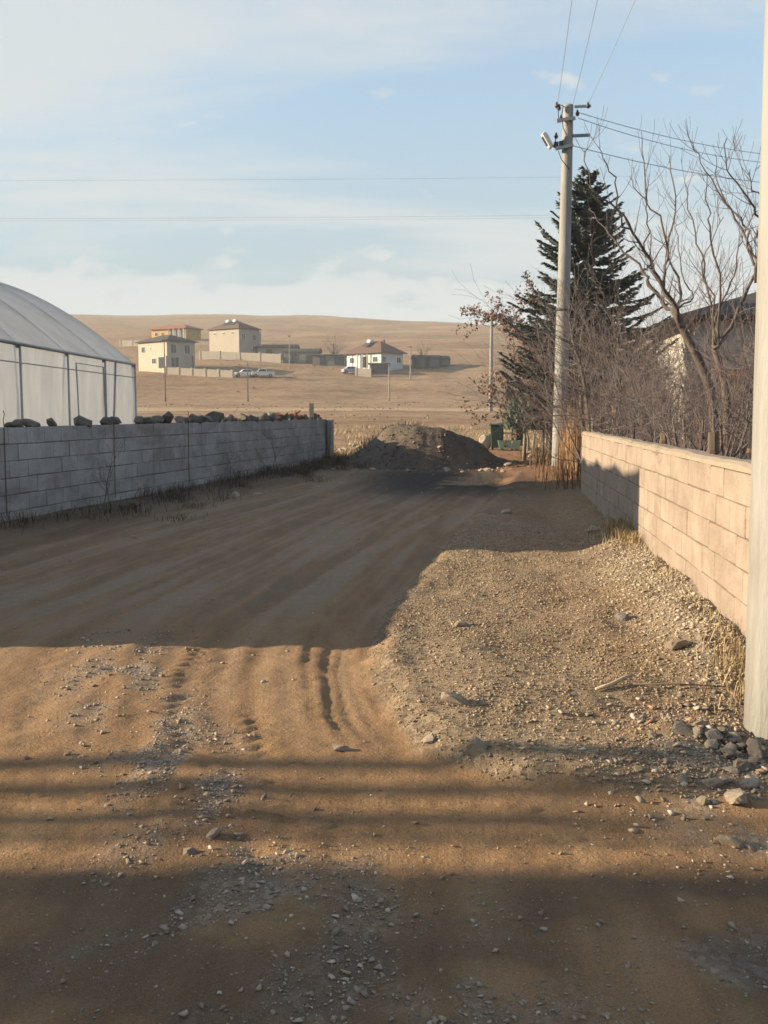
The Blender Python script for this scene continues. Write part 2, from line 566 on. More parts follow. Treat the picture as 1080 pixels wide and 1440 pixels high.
def film_mat():
    m, n, l, b = new_mat('greenhouse_film')
    t = n.new('ShaderNodeTexCoord')
    mp = n.new('ShaderNodeMapping')
    mp.inputs['Scale'].default_value = (1, 1.6, .5)
    l.new(t.outputs['Object'], mp.inputs[0])
    no = n.new('ShaderNodeTexNoise')
    no.inputs['Scale'].default_value = 1.4
    no.inputs['Detail'].default_value = 6
    no.inputs['Distortion'].default_value = 1.2
    l.new(mp.outputs[0], no.inputs['Vector'])
    rp = n.new('ShaderNodeValToRGB')
    rp.color_ramp.elements[0].color = (.46, .49, .53, 1)
    rp.color_ramp.elements[1].color = (.80, .83, .86, 1)
    l.new(no.outputs[0], rp.inputs[0])
    l.new(rp.outputs[0], b.inputs['Base Color'])
    b.inputs['Roughness'].default_value = .24
    b.inputs['Specular IOR Level'].default_value = .5
    bp = n.new('ShaderNodeBump')
    bp.inputs['Strength'].default_value = .35
    bp.inputs['Distance'].default_value = .08
    l.new(no.outputs[0], bp.inputs['Height'])
    l.new(bp.outputs[0], b.inputs['Normal'])
    tl = n.new('ShaderNodeBsdfTranslucent')
    l.new(rp.outputs[0], tl.inputs[0])
    tp = n.new('ShaderNodeBsdfTransparent')
    m1 = n.new('ShaderNodeMixShader')
    m1.inputs[0].default_value = .64
    l.new(b.outputs[0], m1.inputs[1])
    l.new(tl.outputs[0], m1.inputs[2])
    m2 = n.new('ShaderNodeMixShader')
    m2.inputs[0].default_value = .16
    l.new(m1.outputs[0], m2.inputs[1])
    l.new(tp.outputs[0], m2.inputs[2])
    l.new(m2.outputs[0], n['Material Output'].inputs[0])
    return m


M['film'] = film_mat()


# ------------------------------------------------------------------ object helpers
def props(o, label=None, cat=None, group=None, kind=None):
    for k, v in (('label', label), ('category', cat), ('group', group), ('kind', kind)):
        if v:
            o[k] = v
    return o


def thing(name, label, cat, loc=(0, 0, 0), rz=0, group=None):
    o = bpy.data.objects.new(name, None)
    COL.objects.link(o)
    o.location = loc
    o.rotation_euler = (0, 0, rz)
    o.empty_display_size = .2
    return props(o, label, cat, group)


def link(name, me, parent=None, loc=(0, 0, 0), rot=(0, 0, 0), scale=(1, 1, 1)):
    o = bpy.data.objects.new(name, me)
    COL.objects.link(o)
    o.parent = parent
    o.location = loc
    o.rotation_euler = rot
    o.scale = scale
    return o


class MB:
    def __init__(s):
        s.v, s.f = [], []

    def add(s, v, f):
        b = len(s.v)
        s.v += [tuple(p) for p in v]
        s.f += [tuple(i + b for i in q) for q in f]
        return s

    def box(s, c, d, rz=0, taper=1.0, ry=0, rx=0):
        hx, hy, hz = d[0] / 2, d[1] / 2, d[2] / 2
        m = Matrix.Translation(c) @ Matrix.Rotation(rz, 4, 'Z') @ Matrix.Rotation(ry, 4, 'Y') @ Matrix.Rotation(rx, 4, 'X')
        v = [m @ Vector((x * hx * (taper if z > 0 else 1), y * hy * (taper if z > 0 else 1), z * hz)) for z in (-1, 1) for y in (-1, 1) for x in (-1, 1)]
        return s.add(v, [(0, 2, 3, 1), (4, 5, 7, 6), (0, 1, 5, 4), (2, 6, 7, 3), (0, 4, 6, 2), (1, 3, 7, 5)])

    def tube(s, pts, rad, k=6, cap=True):
        pts = [Vector(p) for p in pts]
        if isinstance(rad, (int, float)):
            rad = [rad] * len(pts)
        b = len(s.v)
        up = None
        for i, p in enumerate(pts):
            d = (pts[min(i + 1, len(pts) - 1)] - pts[max(i - 1, 0)]).normalized()
            if up is None or abs(up.dot(d)) > .98:
                up = Vector((0, 0, 1)) if abs(d.z) < .9 else Vector((1, 0, 0))
            a = up.cross(d).normalized()
            up = d.cross(a).normalized()
            for j in range(k):
                t = 2 * math.pi * j / k
                s.v.append(tuple(p + (a * math.cos(t) + up * math.sin(t)) * rad[i]))
        for i in range(len(pts) - 1):
            for j in range(k):
                q = b + i * k
                s.f.append((q + j, q + (j + 1) % k, q + k + (j + 1) % k, q + k + j))
        if cap:
            s.f.append(tuple(b + j for j in range(k))[::-1])
            e = b + (len(pts) - 1) * k
            s.f.append(tuple(e + j for j in range(k)))
        return s

    def prism(s, poly, axis, a, b):
        """extrude a 2-D polygon along an axis ('x','y','z') from a to b"""
        def p3(u, v, t):
            return {'x': (t, u, v), 'y': (u, t, v), 'z': (u, v, t)}[axis]
        n = len(poly)
        v = [p3(u, w_, a) for u, w_ in poly] + [p3(u, w_, b) for u, w_ in poly]
        f = [tuple(range(n))[::-1], tuple(range(n, 2 * n))] + [(i, (i + 1) % n, n + (i + 1) % n, n + i) for i in range(n)]
        return s.add(v, f)

    def mesh(s, name, m, smooth=False):
        me = bpy.data.meshes.new(name)
        me.from_pydata(s.v, [], s.f)
        bm = bmesh.new()
        bm.from_mesh(me)
        bmesh.ops.recalc_face_normals(bm, faces=bm.faces)
        bm.to_mesh(me)
        bm.free()
        me.materials.append(m)
        if smooth:
            me.polygons.foreach_set('use_smooth', [True] * len(me.polygons))
        return me

    def build(s, name, m, parent=None, smooth=False, loc=(0, 0, 0), rot=(0, 0, 0)):
        return link(name, s.mesh(name, m, smooth), parent, loc, rot)


def bevelled(me, w=.006, seg=1):
    bm = bmesh.new()
    bm.from_mesh(me)
    bmesh.ops.bevel(bm, geom=bm.edges[:], offset=w, segments=seg, affect='EDGES', profile=.6)
    bm.to_mesh(me)
    bm.free()
    return me


def np_mesh(name, V, F, m, tint=None, smooth=False, cols=None):
    """fast mesh from numpy: V (n,3), F (k,3|4); tint (n,3) point colours"""
    me = bpy.data.meshes.new(name)
    me.vertices.add(len(V))
    me.vertices.foreach_set('co', np.asarray(V, np.float32).ravel())
    F = np.asarray(F, np.int32)
    k = F.shape[1]
    me.loops.add(F.size)
    me.loops.foreach_set('vertex_index', F.ravel())
    me.polygons.add(len(F))
    me.polygons.foreach_set('loop_start', np.arange(0, F.size, k, dtype=np.int32))
    me.polygons.foreach_set('loop_total', np.full(len(F), k, np.int32))
    if smooth:
        me.polygons.foreach_set('use_smooth', np.ones(len(F), bool))
    me.update(calc_edges=True)
    cols = dict(cols or {})
    if tint is not None:
        cols['tint'] = tint
    for nm, c in cols.items():
        at_ = me.color_attributes.new(nm, 'FLOAT_COLOR', 'POINT')
        c4 = np.ones((len(V), 4), np.float32)
        c4[:, :3] = c
        at_.data.foreach_set('color', c4.ravel())
    me.materials.append(m)
    return me


def rock_mesh(name, m, seed, npts=16, sq=(1, 1, .7), bev=.05):
    rg = random.Random(seed)
    bm = bmesh.new()
    for i in range(npts):
        d = Vector((rg.gauss(0, 1), rg.gauss(0, 1), rg.gauss(0, 1))).normalized() * rg.uniform(.42, .55)
        bm.verts.new((d.x * sq[0], d.y * sq[1], d.z * sq[2]))
    r = bmesh.ops.convex_hull(bm, input=bm.verts)
    bmesh.ops.delete(bm, geom=list({v for v in r['geom_interior'] + r['geom_unused'] if isinstance(v, bmesh.types.BMVert)}), context='VERTS')
    if bev:
        bmesh.ops.bevel(bm, geom=bm.edges[:], offset=bev * .6, segments=1, affect='EDGES', clamp_overlap=True)
    if bev:
        bmesh.ops.subdivide_edges(bm, edges=bm.edges[:], cuts=1, use_grid_fill=True, smooth=.04)
        bmesh.ops.triangulate(bm, faces=bm.faces[:])
        for v in bm.verts:
            k_ = 1 + .05 * float(pnoise(v.co.x * 5 + seed, v.co.y * 5 + v.co.z * 4)) + rg.uniform(-.018, .018)
            v.co *= k_
    me = bpy.data.meshes.new(name)
    bm.to_mesh(me)
    bm.free()
    me.materials.append(m)
    return me


# ------------------------------------------------------------------ the ground sheet
def spaced(a, b, d):
    return list(np.arange(a, b, d))


xs = spaced(-7.2, -2.7, .042) + spaced(-2.7, 2.4, .023) + spaced(2.4, 5.0, .042)
g, x = .05, xs[-1]
while x < 1500:
    g = min(g * 1.09, 40)
    x += g
    xs.append(x)
g, x, left = .05, xs[0], []
while x > -1500:
    g = min(g * 1.09, 40)
    x -= g
    left.append(x)
xs = np.array(left[::-1] + xs)
ys = spaced(1.6, 7.6, .019) + spaced(7.6, 9.5, .032)
g, y = .034, ys[-1]
while y < 1500:
    g = min(g * 1.017, 16)
    y += g
    ys.append(y)
g, y, back = .05, ys[0], []
while y > -60:
    g *= 1.15
    y -= g
    back.append(y)
ys = np.array(back[::-1] + ys)
GX, GY = np.meshgrid(xs, ys)
GZ = T(GX, GY)
D = GX - road_edge(GY)
ew = fbm(GX * 2.5, GY * 2.5, 3, 41) * .06
za_road = sst(.05, -.04, D + ew) * sst(-5.8, -4.6, GX + .35 * fbm(GX, GY, 2, 11)) * sst(40, 30, GY)
za_road = np.maximum(za_road, sst(4.3, 3.7, GY + ew * 3) * sst(.0, 1.2, 1.2 - np.abs(GX) / 8))
za_grav = sst(-.02, .06, D + ew) * sst(3.55, 4.15, GY + ew * 4) * sst(22, 12, GY) * (GX < 4.5)
za_field = np.clip(sst(27, 33, GY + .6 * fbm(GX * .6, GY * .3, 3, 14)) * np.where(GX < 3.6, 1, sst(38, 46, GY)) + sst(5, 9, GX) * .7 + sst(-6.5, -9, GX) * .6, 0, 1)
xw = wall_right_x(GY)
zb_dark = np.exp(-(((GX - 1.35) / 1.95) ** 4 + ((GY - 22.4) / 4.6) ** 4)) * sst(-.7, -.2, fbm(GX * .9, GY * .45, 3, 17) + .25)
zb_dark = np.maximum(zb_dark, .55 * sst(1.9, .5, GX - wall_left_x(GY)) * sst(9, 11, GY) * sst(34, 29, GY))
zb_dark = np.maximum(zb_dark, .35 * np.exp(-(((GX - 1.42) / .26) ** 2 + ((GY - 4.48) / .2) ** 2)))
zb_dark = np.maximum(zb_dark, .44 * sst(3.9, 2.9, GY + .9 * fbm(GX * .9, GY * .9, 4, 44)) * sst(-.5, .4, fbm(GX * 1.3, GY * 2, 4, 45)) * (np.abs(GX) < 8))  # foreground house shade deepened in the earth colour, with ragged edges
for px_, py_, Yc_, hw_, hh_ in ((425, 535, 197, 7.5, 1.3), (455, 512, 219, 10.5, 1.6), (555, 512, 212, 9, 1.2), (540, 525, 203, 16, .9)):  # dark streets and shaded slopes below the houses, shade painted into the earth
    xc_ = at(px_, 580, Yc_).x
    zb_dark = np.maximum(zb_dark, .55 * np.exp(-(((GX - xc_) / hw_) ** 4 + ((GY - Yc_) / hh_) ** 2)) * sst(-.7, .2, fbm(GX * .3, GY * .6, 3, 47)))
zb_rub = np.clip(np.exp(-(rub_dist(GX, GY) / (.30 + .3 * sst(3.8, 2.6, GY))) ** 2) * sst(7.0, 5.6, GY) * sst(-.3, .55, fbm(GX * 3.4, GY * 1.9, 4, 19)), 0, 1) * (.7 - .3 * sst(3.8, 2.6, GY))
zb_rub = np.maximum(zb_rub, .7 * sst(.8, 1.5, GX) * sst(4.5, 4.2, GY) * sst(3.1, 3.5, GY) * sst(-.3, .2, fbm(GX * 2, GY * 2, 3, 23)))
zb_rub = np.maximum(zb_rub, .6 * sst(3.0, 2.5, GY) * sst(.05, .45, fbm(GX * 1.6, GY * 1.6, 3, 51)))
zb_rub = np.maximum(zb_rub, .5 * sst(.55, .25, xw - GX) * sst(4.5, 5, GY) * sst(11, 9, GY))
zb_red = sst(2.0, 2.8, GX - .07 * (GY - 20)) * sst(19, 21, GY) * sst(40, 36, GY) * (GX < 9)
zb_red = np.maximum(zb_red, .25 * sst(.15, .5, fbm(GX * .7, GY * .5, 3, 61)) * za_grav)
trk = pnoise(D * 3.2, GY * .22, 33) + .6 * pnoise(D * 9, GY * .3, 34)
zc_t = .8 * sst(-.35, .6, trk) * (.3 * sst(3.9, 5.4, GY) + .5 * sst(6.2, 8.5, GY))
zc_d = .7 * sst(-.25, .7, -trk) * (.35 * sst(3.9, 5.4, GY) + .45 * sst(6.2, 8.5, GY))
zc_s = sst(86, 92, GY + 2 * fbm(GX * .05, GY * .02, 2, 35)) * sst(118, 108, GY) * .8
V = np.stack([GX, GY, GZ], -1).reshape(-1, 3)
ZA = np.stack([za_road, za_grav, za_field], -1).reshape(-1, 3)
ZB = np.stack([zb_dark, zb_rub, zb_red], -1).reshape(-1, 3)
ZC = np.stack([zc_t, zc_d, zc_s], -1).reshape(-1, 3)
ny, nx = GX.shape
idx = np.arange(ny * nx).reshape(ny, nx)
FQ = np.stack([idx[:-1, :-1], idx[:-1, 1:], idx[1:, 1:], idx[1:, :-1]], -1)
cy = (GY[:-1, :-1] + GY[1:, 1:]) / 2
cx_ = (GX[:-1, :-1] + GX[1:, 1:]) / 2
is_hill = cy > 172
is_road = (~is_hill) & (za_road[:-1, :-1] > .5) & (cy < 31)
is_field = (~is_hill) & (~is_road) & ((cy > 32))
is_verge = ~(is_hill | is_road | is_field)
for nm, mask in (('road', is_road), ('ground', is_verge), ('field', is_field), ('hill', is_hill)):
    F = FQ[mask]
    u, inv = np.unique(F.ravel(), return_inverse=True)
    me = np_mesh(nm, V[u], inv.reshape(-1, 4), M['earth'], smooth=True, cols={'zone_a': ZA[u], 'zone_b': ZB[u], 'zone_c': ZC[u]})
    props(link(nm, me), kind='structure')

# ------------------------------------------------------------------ block walls
def block_variants(name, L_, H_, Tk, m, n=4):
    out = []
    for i in range(n):
        rg = random.Random(i * 11 + 5)
        mb = MB().box((0, 0, 0), (L_, Tk, H_))
        mb.v = [(a + rg.uniform(-.004, .004), b + rg.uniform(-.003, .003), c + rg.uniform(-.004, .004)) for a, b, c in mb.v]
        out.append(bevelled(mb.mesh(name, m), .006))
    return out


def block_wall(root, p0, p1, course, pitch, H, thick, bm_, mm_, joint=.012, base=-.2, seed=1):
    """running-bond blocks standing 6 mm proud of a mortar core; local x runs along the wall"""
    rg = random.Random(seed)
    length = (Vector(p1) - Vector(p0)).length
    full = block_variants('block', pitch - joint, course - joint, thick, M[bm_])
    half = block_variants('half_block', pitch / 2 - joint, course - joint, thick, M[bm_], 2)
    ncol = int(length / pitch)
    nrow = int(round((H - base) / course))
    MB().box((ncol * pitch / 2, 0, (H + base) / 2), (ncol * pitch - .004, thick - .016, H - base - .006)).build('mortar_core', M[mm_], root)
    for r in range(nrow):
        z = H - (r + .5) * course
        off = (r % 2) * pitch / 2
        k = 0
        if off:
            link('block', half[r % 2], root, (pitch / 4, rg.uniform(-.002, .002), z))
        while off + (k + 1) * pitch <= ncol * pitch + .01:
            link('block', rg.choice(full), root, (off + (k + .5) * pitch, rg.uniform(-.003, .003), z + rg.uniform(-.003, .003)), (0, rg.uniform(-.004, .004), rg.uniform(-.004, .004)))
            k += 1
        if off:
            link('block', half[(r + 1) % 2], root, (ncol * pitch - pitch / 4, rg.uniform(-.002, .002), z))
    return ncol * pitch


# right wall
p0, p1 = Vector((wall_right_x(5.05), 5.05, 0)), Vector((wall_right_x(17.2), 17.2, 0))
ang = math.atan2(p1.y - p0.y, p1.x - p0.x)
WR = thing('block_wall', 'pale sunlit block wall along the right edge of the track', 'wall', (p0.x + .1, p0.y, 0), ang)
WH = 1.16
wl = block_wall(WR, p0, p1, .2, .4, WH, .19, 'block_r', 'mortar_r', joint=.007, base=-.04, seed=3)
cop = MB()
rg = random.Random(4)
n = 60
top = []
for i in range(n + 1):
    x = -.02 + (wl + .04) * i / n
    zt = WH + .055 + rg.uniform(-.008, .008)
    top += [(x, .097, WH + .002), (x, .094, zt - .02), (x, .06, zt), (x, -.06, zt), (x, -.094, zt - .02), (x, -.097, WH + .002)]
f = [(i * 6 + j, i * 6 + (j + 1) % 6, i * 6 + 6 + (j + 1) % 6, i * 6 + 6 + j) for i in range(n) for j in range(6)]
f += [tuple(range(6)), tuple(range(n * 6, n * 6 + 6))[::-1]]
cop.add(top, f)
cop.build('coping', M['coping'], WR)

# left wall
q0, q1 = Vector((wall_left_x(12.3), 12.3, 0)), Vector((wall_left_x(30.2), 30.2, 0))
angl = math.atan2(q1.y - q0.y, q1.x - q0.x)
WL = thing('block_wall', 'long grey block wall in shade with stones laid along its top', 'wall', (q0.x - .1, q0.y, 0), angl)
LH = 1.335
wll = block_wall(WL, q0, q1, .225, .46, LH, .2, 'block_l', 'mortar_l', joint=.009, base=-.015, seed=9)
MB().box((wll + .17, -.06, .64), (.33, .36, 1.34)).build('end_pillar', M['block_l'], WL)
for t in (.8, 3.95, 7.1):
    mb = MB()
    mb.tube([(t, -.112, .15), (t + .01, -.112, LH), (t, -.11, LH + .10), (t + .03, -.11, LH + .17), (t + .01, -.11, LH + .22)], .006, 5)
    mb.build('reinforcing_bar', M['rust'], WL)
MB().tube([(wll - .1, -.17, 0), (wll - .1, -.17, 1.28)], .045, 8).build('pipe', M['plaster_grey'], WL, True)


def wl_pt(u, v, z):
    """point on the left wall: u along it, v across it"""
    return Vector((q0.x - .1 + math.cos(angl) * u - math.sin(angl) * v, q0.y + math.sin(angl) * u + math.cos(angl) * v, z))


# stones laid on the left wall's top
SR = [rock_mesh('wall_stone', M['stone'], 100 + i, 18, (1, .85, .75), .05) for i in range(6)]
rg = random.Random(12)
u = .15
big_labels = {3: 'large dark boulder on the grey wall top beside the greenhouse corner'}
cnt = 0
while u < wll - .2:
    frac = u / wll
    s = rg.choice((.13, .17, .2, .24, .28, .33)) * rg.uniform(.9, 1.1) * (1.15 if .35 < frac < .85 else .95)
    if 4.55 < u < 4.95:
        s = .56
    pale = frac > .72 and rg.random() < .5
    o = link('wall_top_stone', rg.choice(SR), None, wl_pt(u, rg.uniform(-.04, .04), LH + s * .2), (rg.uniform(-.3, .3), rg.uniform(-.3, .3), rg.uniform(0, 6.28)), (s * rg.uniform(.95, 1.4), s * .85, s * rg.uniform(.7, 1.1)))
    if s == .56:
        props(o, 'biggest dark boulder on the grey wall top near the greenhouse corner', 'stone')
    else:
        where = 'in front of the greenhouse film' if u < 4.9 else 'below the cream house and its garden wall' if u < 10.5 else 'between field lamp pole and broken tiles'
        props(o, 'dark stone on the grey wall top ' + where, 'stone', 'wall top stones ' + where)
    u += s * rg.uniform(.85, 1.2) + (rg.uniform(.1, .6) if rg.random() < (.1 if 5 < u < 15 else .4) else 0)
# broken tiles and pale stones at the far end of the wall top
TR = [rock_mesh('broken_tile', M['tile_red'], 140 + i, 10, (1, .7, .45), .02) for i in range(3)]
PR = [rock_mesh('pale_stone', M['stone_pale'], 150 + i, 24, (1, .85, .7), .04) for i in range(4)]
for i in range(14):
    p = wl_pt(rg.uniform(wll - 5.2, wll - .6), rg.uniform(.0, .5), LH + rg.uniform(.1, .28))
    p.z = LH + .06 + .12 * rg.random()
    s = rg.uniform(.16, .3)
    p2 = wl_pt(rg.uniform(wll - 4.6, wll - .5), rg.uniform(-.05, .07), LH + s * .28 + .13 * rg.random())
    o = link('broken_tile', rg.choice(TR), None, p2, (rg.uniform(-.6, .6), rg.uniform(-.6, .6), rg.uniform(0, 6.28)), (s, s, s))
    props(o, 'broken orange red roof tile heaped on the far end of the grey wall', 'tile', 'broken tiles on the grey wall')
pp = wl_pt(wll - 1.25, .02, LH)
o = MB().box((0, 0, .21), (.12, .12, .5)).build('post_stub', M['stone_pale'], None, loc=pp)
props(o, 'short pale post stub standing among broken tiles on the wall top', 'post')

# ------------------------------------------------------------------ greenhouse
GS = .66
gx_r = lambda Y: -5.2 - (20.9 - Y) * .0195       # its long side runs beside the left wall
GY0, GY1 = 10.5, 20.9
EAVE, APEX, GW = 2.52, 4.4, 8.0
GH = thing('greenhouse', 'arched plastic film greenhouse behind the grey block wall', 'greenhouse', (0, 0, 0))


def arch(t):
    """t 0 at the right eave, 1 at the left eave: offset to the left and height"""
    return GW * t, EAVE + (APEX - EAVE) * (1 - (2 * t - 1) ** 2)


nu, bays = 36, 5
perbay = 12
V_, F_ = [], []
nv = bays * perbay
for j in range(nv + 1):
    Yc = GY0 + (GY1 - GY0) * j / nv
    ph = (j % perbay) / perbay
    sag = math.sin(math.pi * ph)
    for i in range(nu + 1):
        t = i / nu
        ox, hz = arch(t)
        k = .09 * sag * math.sin(math.pi * t) ** .6 + .02 * sag * math.sin(t * 40 + j)
        cxm = GW / 2
        V_.append((gx_r(Yc) - (cxm + (ox - cxm) * (1 - k * .35)), Yc, hz - k))
for j in range(nv):
    for i in range(nu):
        a = j * (nu + 1) + i
        F_.append((a, a + 1, a + nu + 2, a + nu + 1))
link('roof_film', np_mesh('roof_film', np.array(V_), F_, M['film'], smooth=True), GH)
# side films with soft folds, one sheet each side
for side, nm in ((0, 'side_film'), (1, 'side_film')):
    V_, F_ = [], []
    nj, nk = 90, 10
    for j in range(nj + 1):
        Yc = GY0 + (GY1 - GY0) * j / nj
        for k in range(nk + 1):
            zz_ = .0 + (EAVE - .02) * k / nk
            wv = .03 * math.sin(Yc * 5.1 + zz_ * .6) * math.sin(math.pi * k / nk) + .018 * math.sin(Yc * 13 + k)
            V_.append((gx_r(Yc) - (GW if side else 0) + wv * (1 if side == 0 else -1) - (.03 if side == 0 else -.03), Yc, zz_))
    for j in range(nj):
        for k in range(nk):
            a = j * (nk + 1) + k
            F_.append((a, a + nk + 1, a + nk + 2, a + 1))
    link(nm, np_mesh(nm, np.array(V_), F_, M['film'], smooth=True), GH)
for Yc in (GY0, GY1):
    mb = MB()
    vs_ = [(gx_r(Yc) - arch(i / 24)[0], Yc, arch(i / 24)[1]) for i in range(25)]
    vs_ += [(gx_r(Yc) - GW, Yc, 0), (gx_r(Yc), Yc, 0)]
    mb.add(vs_, [tuple(range(27))])
    mb.build('end_film', M['film'], GH)
for b_ in range(bays + 1):
    Yc = GY0 + (GY1 - GY0) * b_ / bays
    MB().tube([(gx_r(Yc) - arch(i / 24)[0] + (.0), Yc, arch(i / 24)[1] - .04) for i in range(25)], .034, 6, False).build('hoop', M['tubegrey'], GH, True)
    for sd in (0, 1):
        MB().tube([(gx_r(Yc) + (.02 if sd == 0 else -GW - .02), Yc, -.1), (gx_r(Yc) + (.02 if sd == 0 else -GW - .02), Yc, EAVE)], .018, 6).build('post', M['tubegrey'], GH, True)
for sd in (0, 1):
    MB().tube([(gx_r(GY0) - sd * GW + .02, GY0, EAVE), (gx_r(GY1) - sd * GW + .02, GY1, EAVE)], .028, 6).build('eave_rail', M['galv'], GH, True)
for sd in (0, 1):
    MB().tube([(gx_r(GY0) - sd * GW + .03 - .06 * sd, GY0, EAVE - .27), (gx_r(GY1) - sd * GW + .03 - .06 * sd, GY1, EAVE - .27)], .010, 5).build('film_rail', M['tubegrey'], GH, True)
mb = MB().tube([(gx_r(19.0) + .02, 19.0, -.1), (gx_r(19.0) + .02, 19.55, EAVE)], .022, 6)
mb.build('brace', M['tubegrey'], GH, True)
mb = MB().tube([(gx_r(17.3) + .02, 17.3, .2), (gx_r(17.3) + .02, 17.15, EAVE - .15), (gx_r(18.7) + .02, 18.7, EAVE - .15), (gx_r(18.7) + .02, 18.8, .2)], .014, 5)
mb.build('vent_frame', M['tubegrey'], GH, True)

# ------------------------------------------------------------------ buildings out of frame whose shade falls on the road
A0, A1 = Vector((-6.30, 6.45, 0)), Vector((-5.85, 11.0, 0))
SH = thing('unseen_shade_wall', 'unseen grey block wall out of frame left of the track before the greenhouse, shading the road', 'wall', (0, 0, 0))
MB().prism([(A0.x - .22, A0.y), (A0.x, A0.y), (A1.x, A1.y), (A1.x - .22, A1.y)], 'z', -.1, 1.93).build('wall_body', M['block_l'], SH)
MB().prism([(A0.x - .26, A0.y + .001), (A0.x + .03, A0.y + .001), (A1.x + .03, A1.y), (A1.x - .26, A1.y)], 'z', 1.932, 1.98).build('coping', M['coping'], SH)


def hip(mb, wx, wy, z0, h, over=.5, th=.12):
    a, b = wx / 2 + over, wy / 2 + over
    if a >= b:
        r = [(-(a - b), 0), (a - b, 0)]
        q = [(-a, -b), (a, -b), (a, b), (-a, b)]
        faces = [(0, 1, 5, 4), (1, 2, 5), (2, 3, 4, 5), (3, 0, 4)]
    else:
        r = [(0, -(b - a)), (0, b - a)]
        q = [(-a, -b), (a, -b), (a, b), (-a, b)]
        faces = [(0, 1, 4), (1, 2, 5, 4), (2, 3, 5), (3, 0, 4, 5)]
    v = [(x, y, z0 + th) for x, y in q] + [(x, y, z0 + th + h) for x, y in r] + [(x, y, z0) for x, y in q]
    faces = faces + [(6, 7, 1, 0), (7, 8, 2, 1), (8, 9, 3, 2), (9, 6, 0, 3), (9, 8, 7, 6)]
    return mb.add(v, faces)


def window(parent, face, u, z, w_, h_, dims, frame_mat='white_paint'):
    """a framed window on face 'f','b','l','r' of a body w x d centred on the root"""
    W_, D_ = dims
    rot = {'f': 0, 'r': math.pi / 2, 'b': math.pi, 'l': -math.pi / 2}[face]
    off = {'f': D_ / 2, 'b': D_ / 2, 'r': W_ / 2, 'l': W_ / 2}[face]
    m = Matrix.Rotation(rot, 4, 'Z')
    p = m @ Vector((u, -off, z))
    fr = MB()
    t = .07
    for c, d in (((0, -.02, h_ / 2 - t / 2), (w_, .1, t)), ((0, -.02, -h_ / 2 + t / 2), (w_, .1, t)), ((-w_ / 2 + t / 2, -.02, 0), (t, .1, h_ - 2 * t - .004)), ((w_ / 2 - t / 2, -.02, 0), (t, .1, h_ - 2 * t - .004)), ((0, -.022, 0), (t * .7, .09, h_ - 2 * t - .004))):
        fr.box(c, d)
    f = fr.build('window', M[frame_mat], parent, loc=p, rot=(0, 0, rot))
    MB().box((0, -.012, 0), (w_ - .05, .03, h_ - .05)).build('pane', M['glass_dark'], f)
    return f


def door(parent, face, u, w_, h_, dims, m='glass_dark'):
    W_, D_ = dims
    rot = {'f': 0, 'r': math.pi / 2, 'b': math.pi, 'l': -math.pi / 2}[face]
    off = {'f': D_ / 2, 'b': D_ / 2, 'r': W_ / 2, 'l': W_ / 2}[face]
    p = Matrix.Rotation(rot, 4, 'Z') @ Vector((u, -off, h_ / 2))
    return MB().box((0, -.02, 0), (w_, .08, h_)).build('door', M[m], parent, loc=p, rot=(0, 0, rot))


def house(name, label, px, Y, w_, d_, h_, rz, wall, roof, rh, wins=(), over=.5, drop=.6, group=None, dz=0):
    x = at(px, 580, Y).x
    z = Tz(x, Y) + dz
    root = thing(name, label, 'house', (x, Y, z), rz, group)
    MB().box((0, 0, (h_ - drop * 2) / 2), (w_, d_, h_ + drop * 2)).build('wall', M[wall], root)
    rf = hip(MB(), w_, d_, h_ + .01, rh, over).build('roof', M[roof], root)
    for (fc, u, z_, ww, hh) in wins:
        window(root, fc, u, z_, ww, hh, (w_, d_))
    return root, rf


# the neighbour's house behind the photographer's left, seen only by its shade
RZ0 = Tz(-19, -2)
nb = thing('house', 'plain two storey house left of the track behind the viewer', 'house', (-20.5, -4.66, 0), 0)
MB().box((0, 0, 3.2), (7, 16, 6.6)).build('wall', M['plaster_beige'], nb)
MB().box((0, 0, 6.55), (7.0, 16.0, .12)).build('roof', M['plaster_grey'], nb)
for k in range(4):
    window(nb, 'r', -5 + k * 3.2, 1.6, 1.3, 1.3, (7, 16))
    window(nb, 'r', -5 + k * 3.2, 4.6, 1.3, 1.3, (7, 16))

# ------------------------------------------------------------------ far houses
# cream two-storey house
H1, rf = house('house', 'cream two storey house with dark hipped roof, nearest the greenhouse', 236, 210, 10.0, 7.0, 5.6, R(-42), 'plaster_cream', 'roof_dark', 1.5,
               [('f', -3.2, 4.1, 1.3, 1.3), ('f', .5, 1.7, 1.5, 1.2), ('f', -.7, 4.3, .5, .6), ('r', -1.9, 4.1, 1.5, 1.9), ('r', 1.5, 4.1, 1.5, 1.9), ('r', -1.6, 1.4, 2.0, 2.1)], .6)
MB().box((3.3, -3.512, 1.3), (2.4, .06, 2.2)).build('porch_opening', M['glass_dark'], H1)
MB().box((4.85, -3.66, 1.3), (.28, .28, 2.6)).build('pillar', M['plaster_white'], H1)
MB().box((5.9, 2.2, 1.4), (.24, .24, 2.9)).build('pillar', M['plaster_grey'], H1)
MB().box((-5.5, .3, .9), (1.5, 5, 2.2)).build('lean_to', M['plaster_cream'], H1)
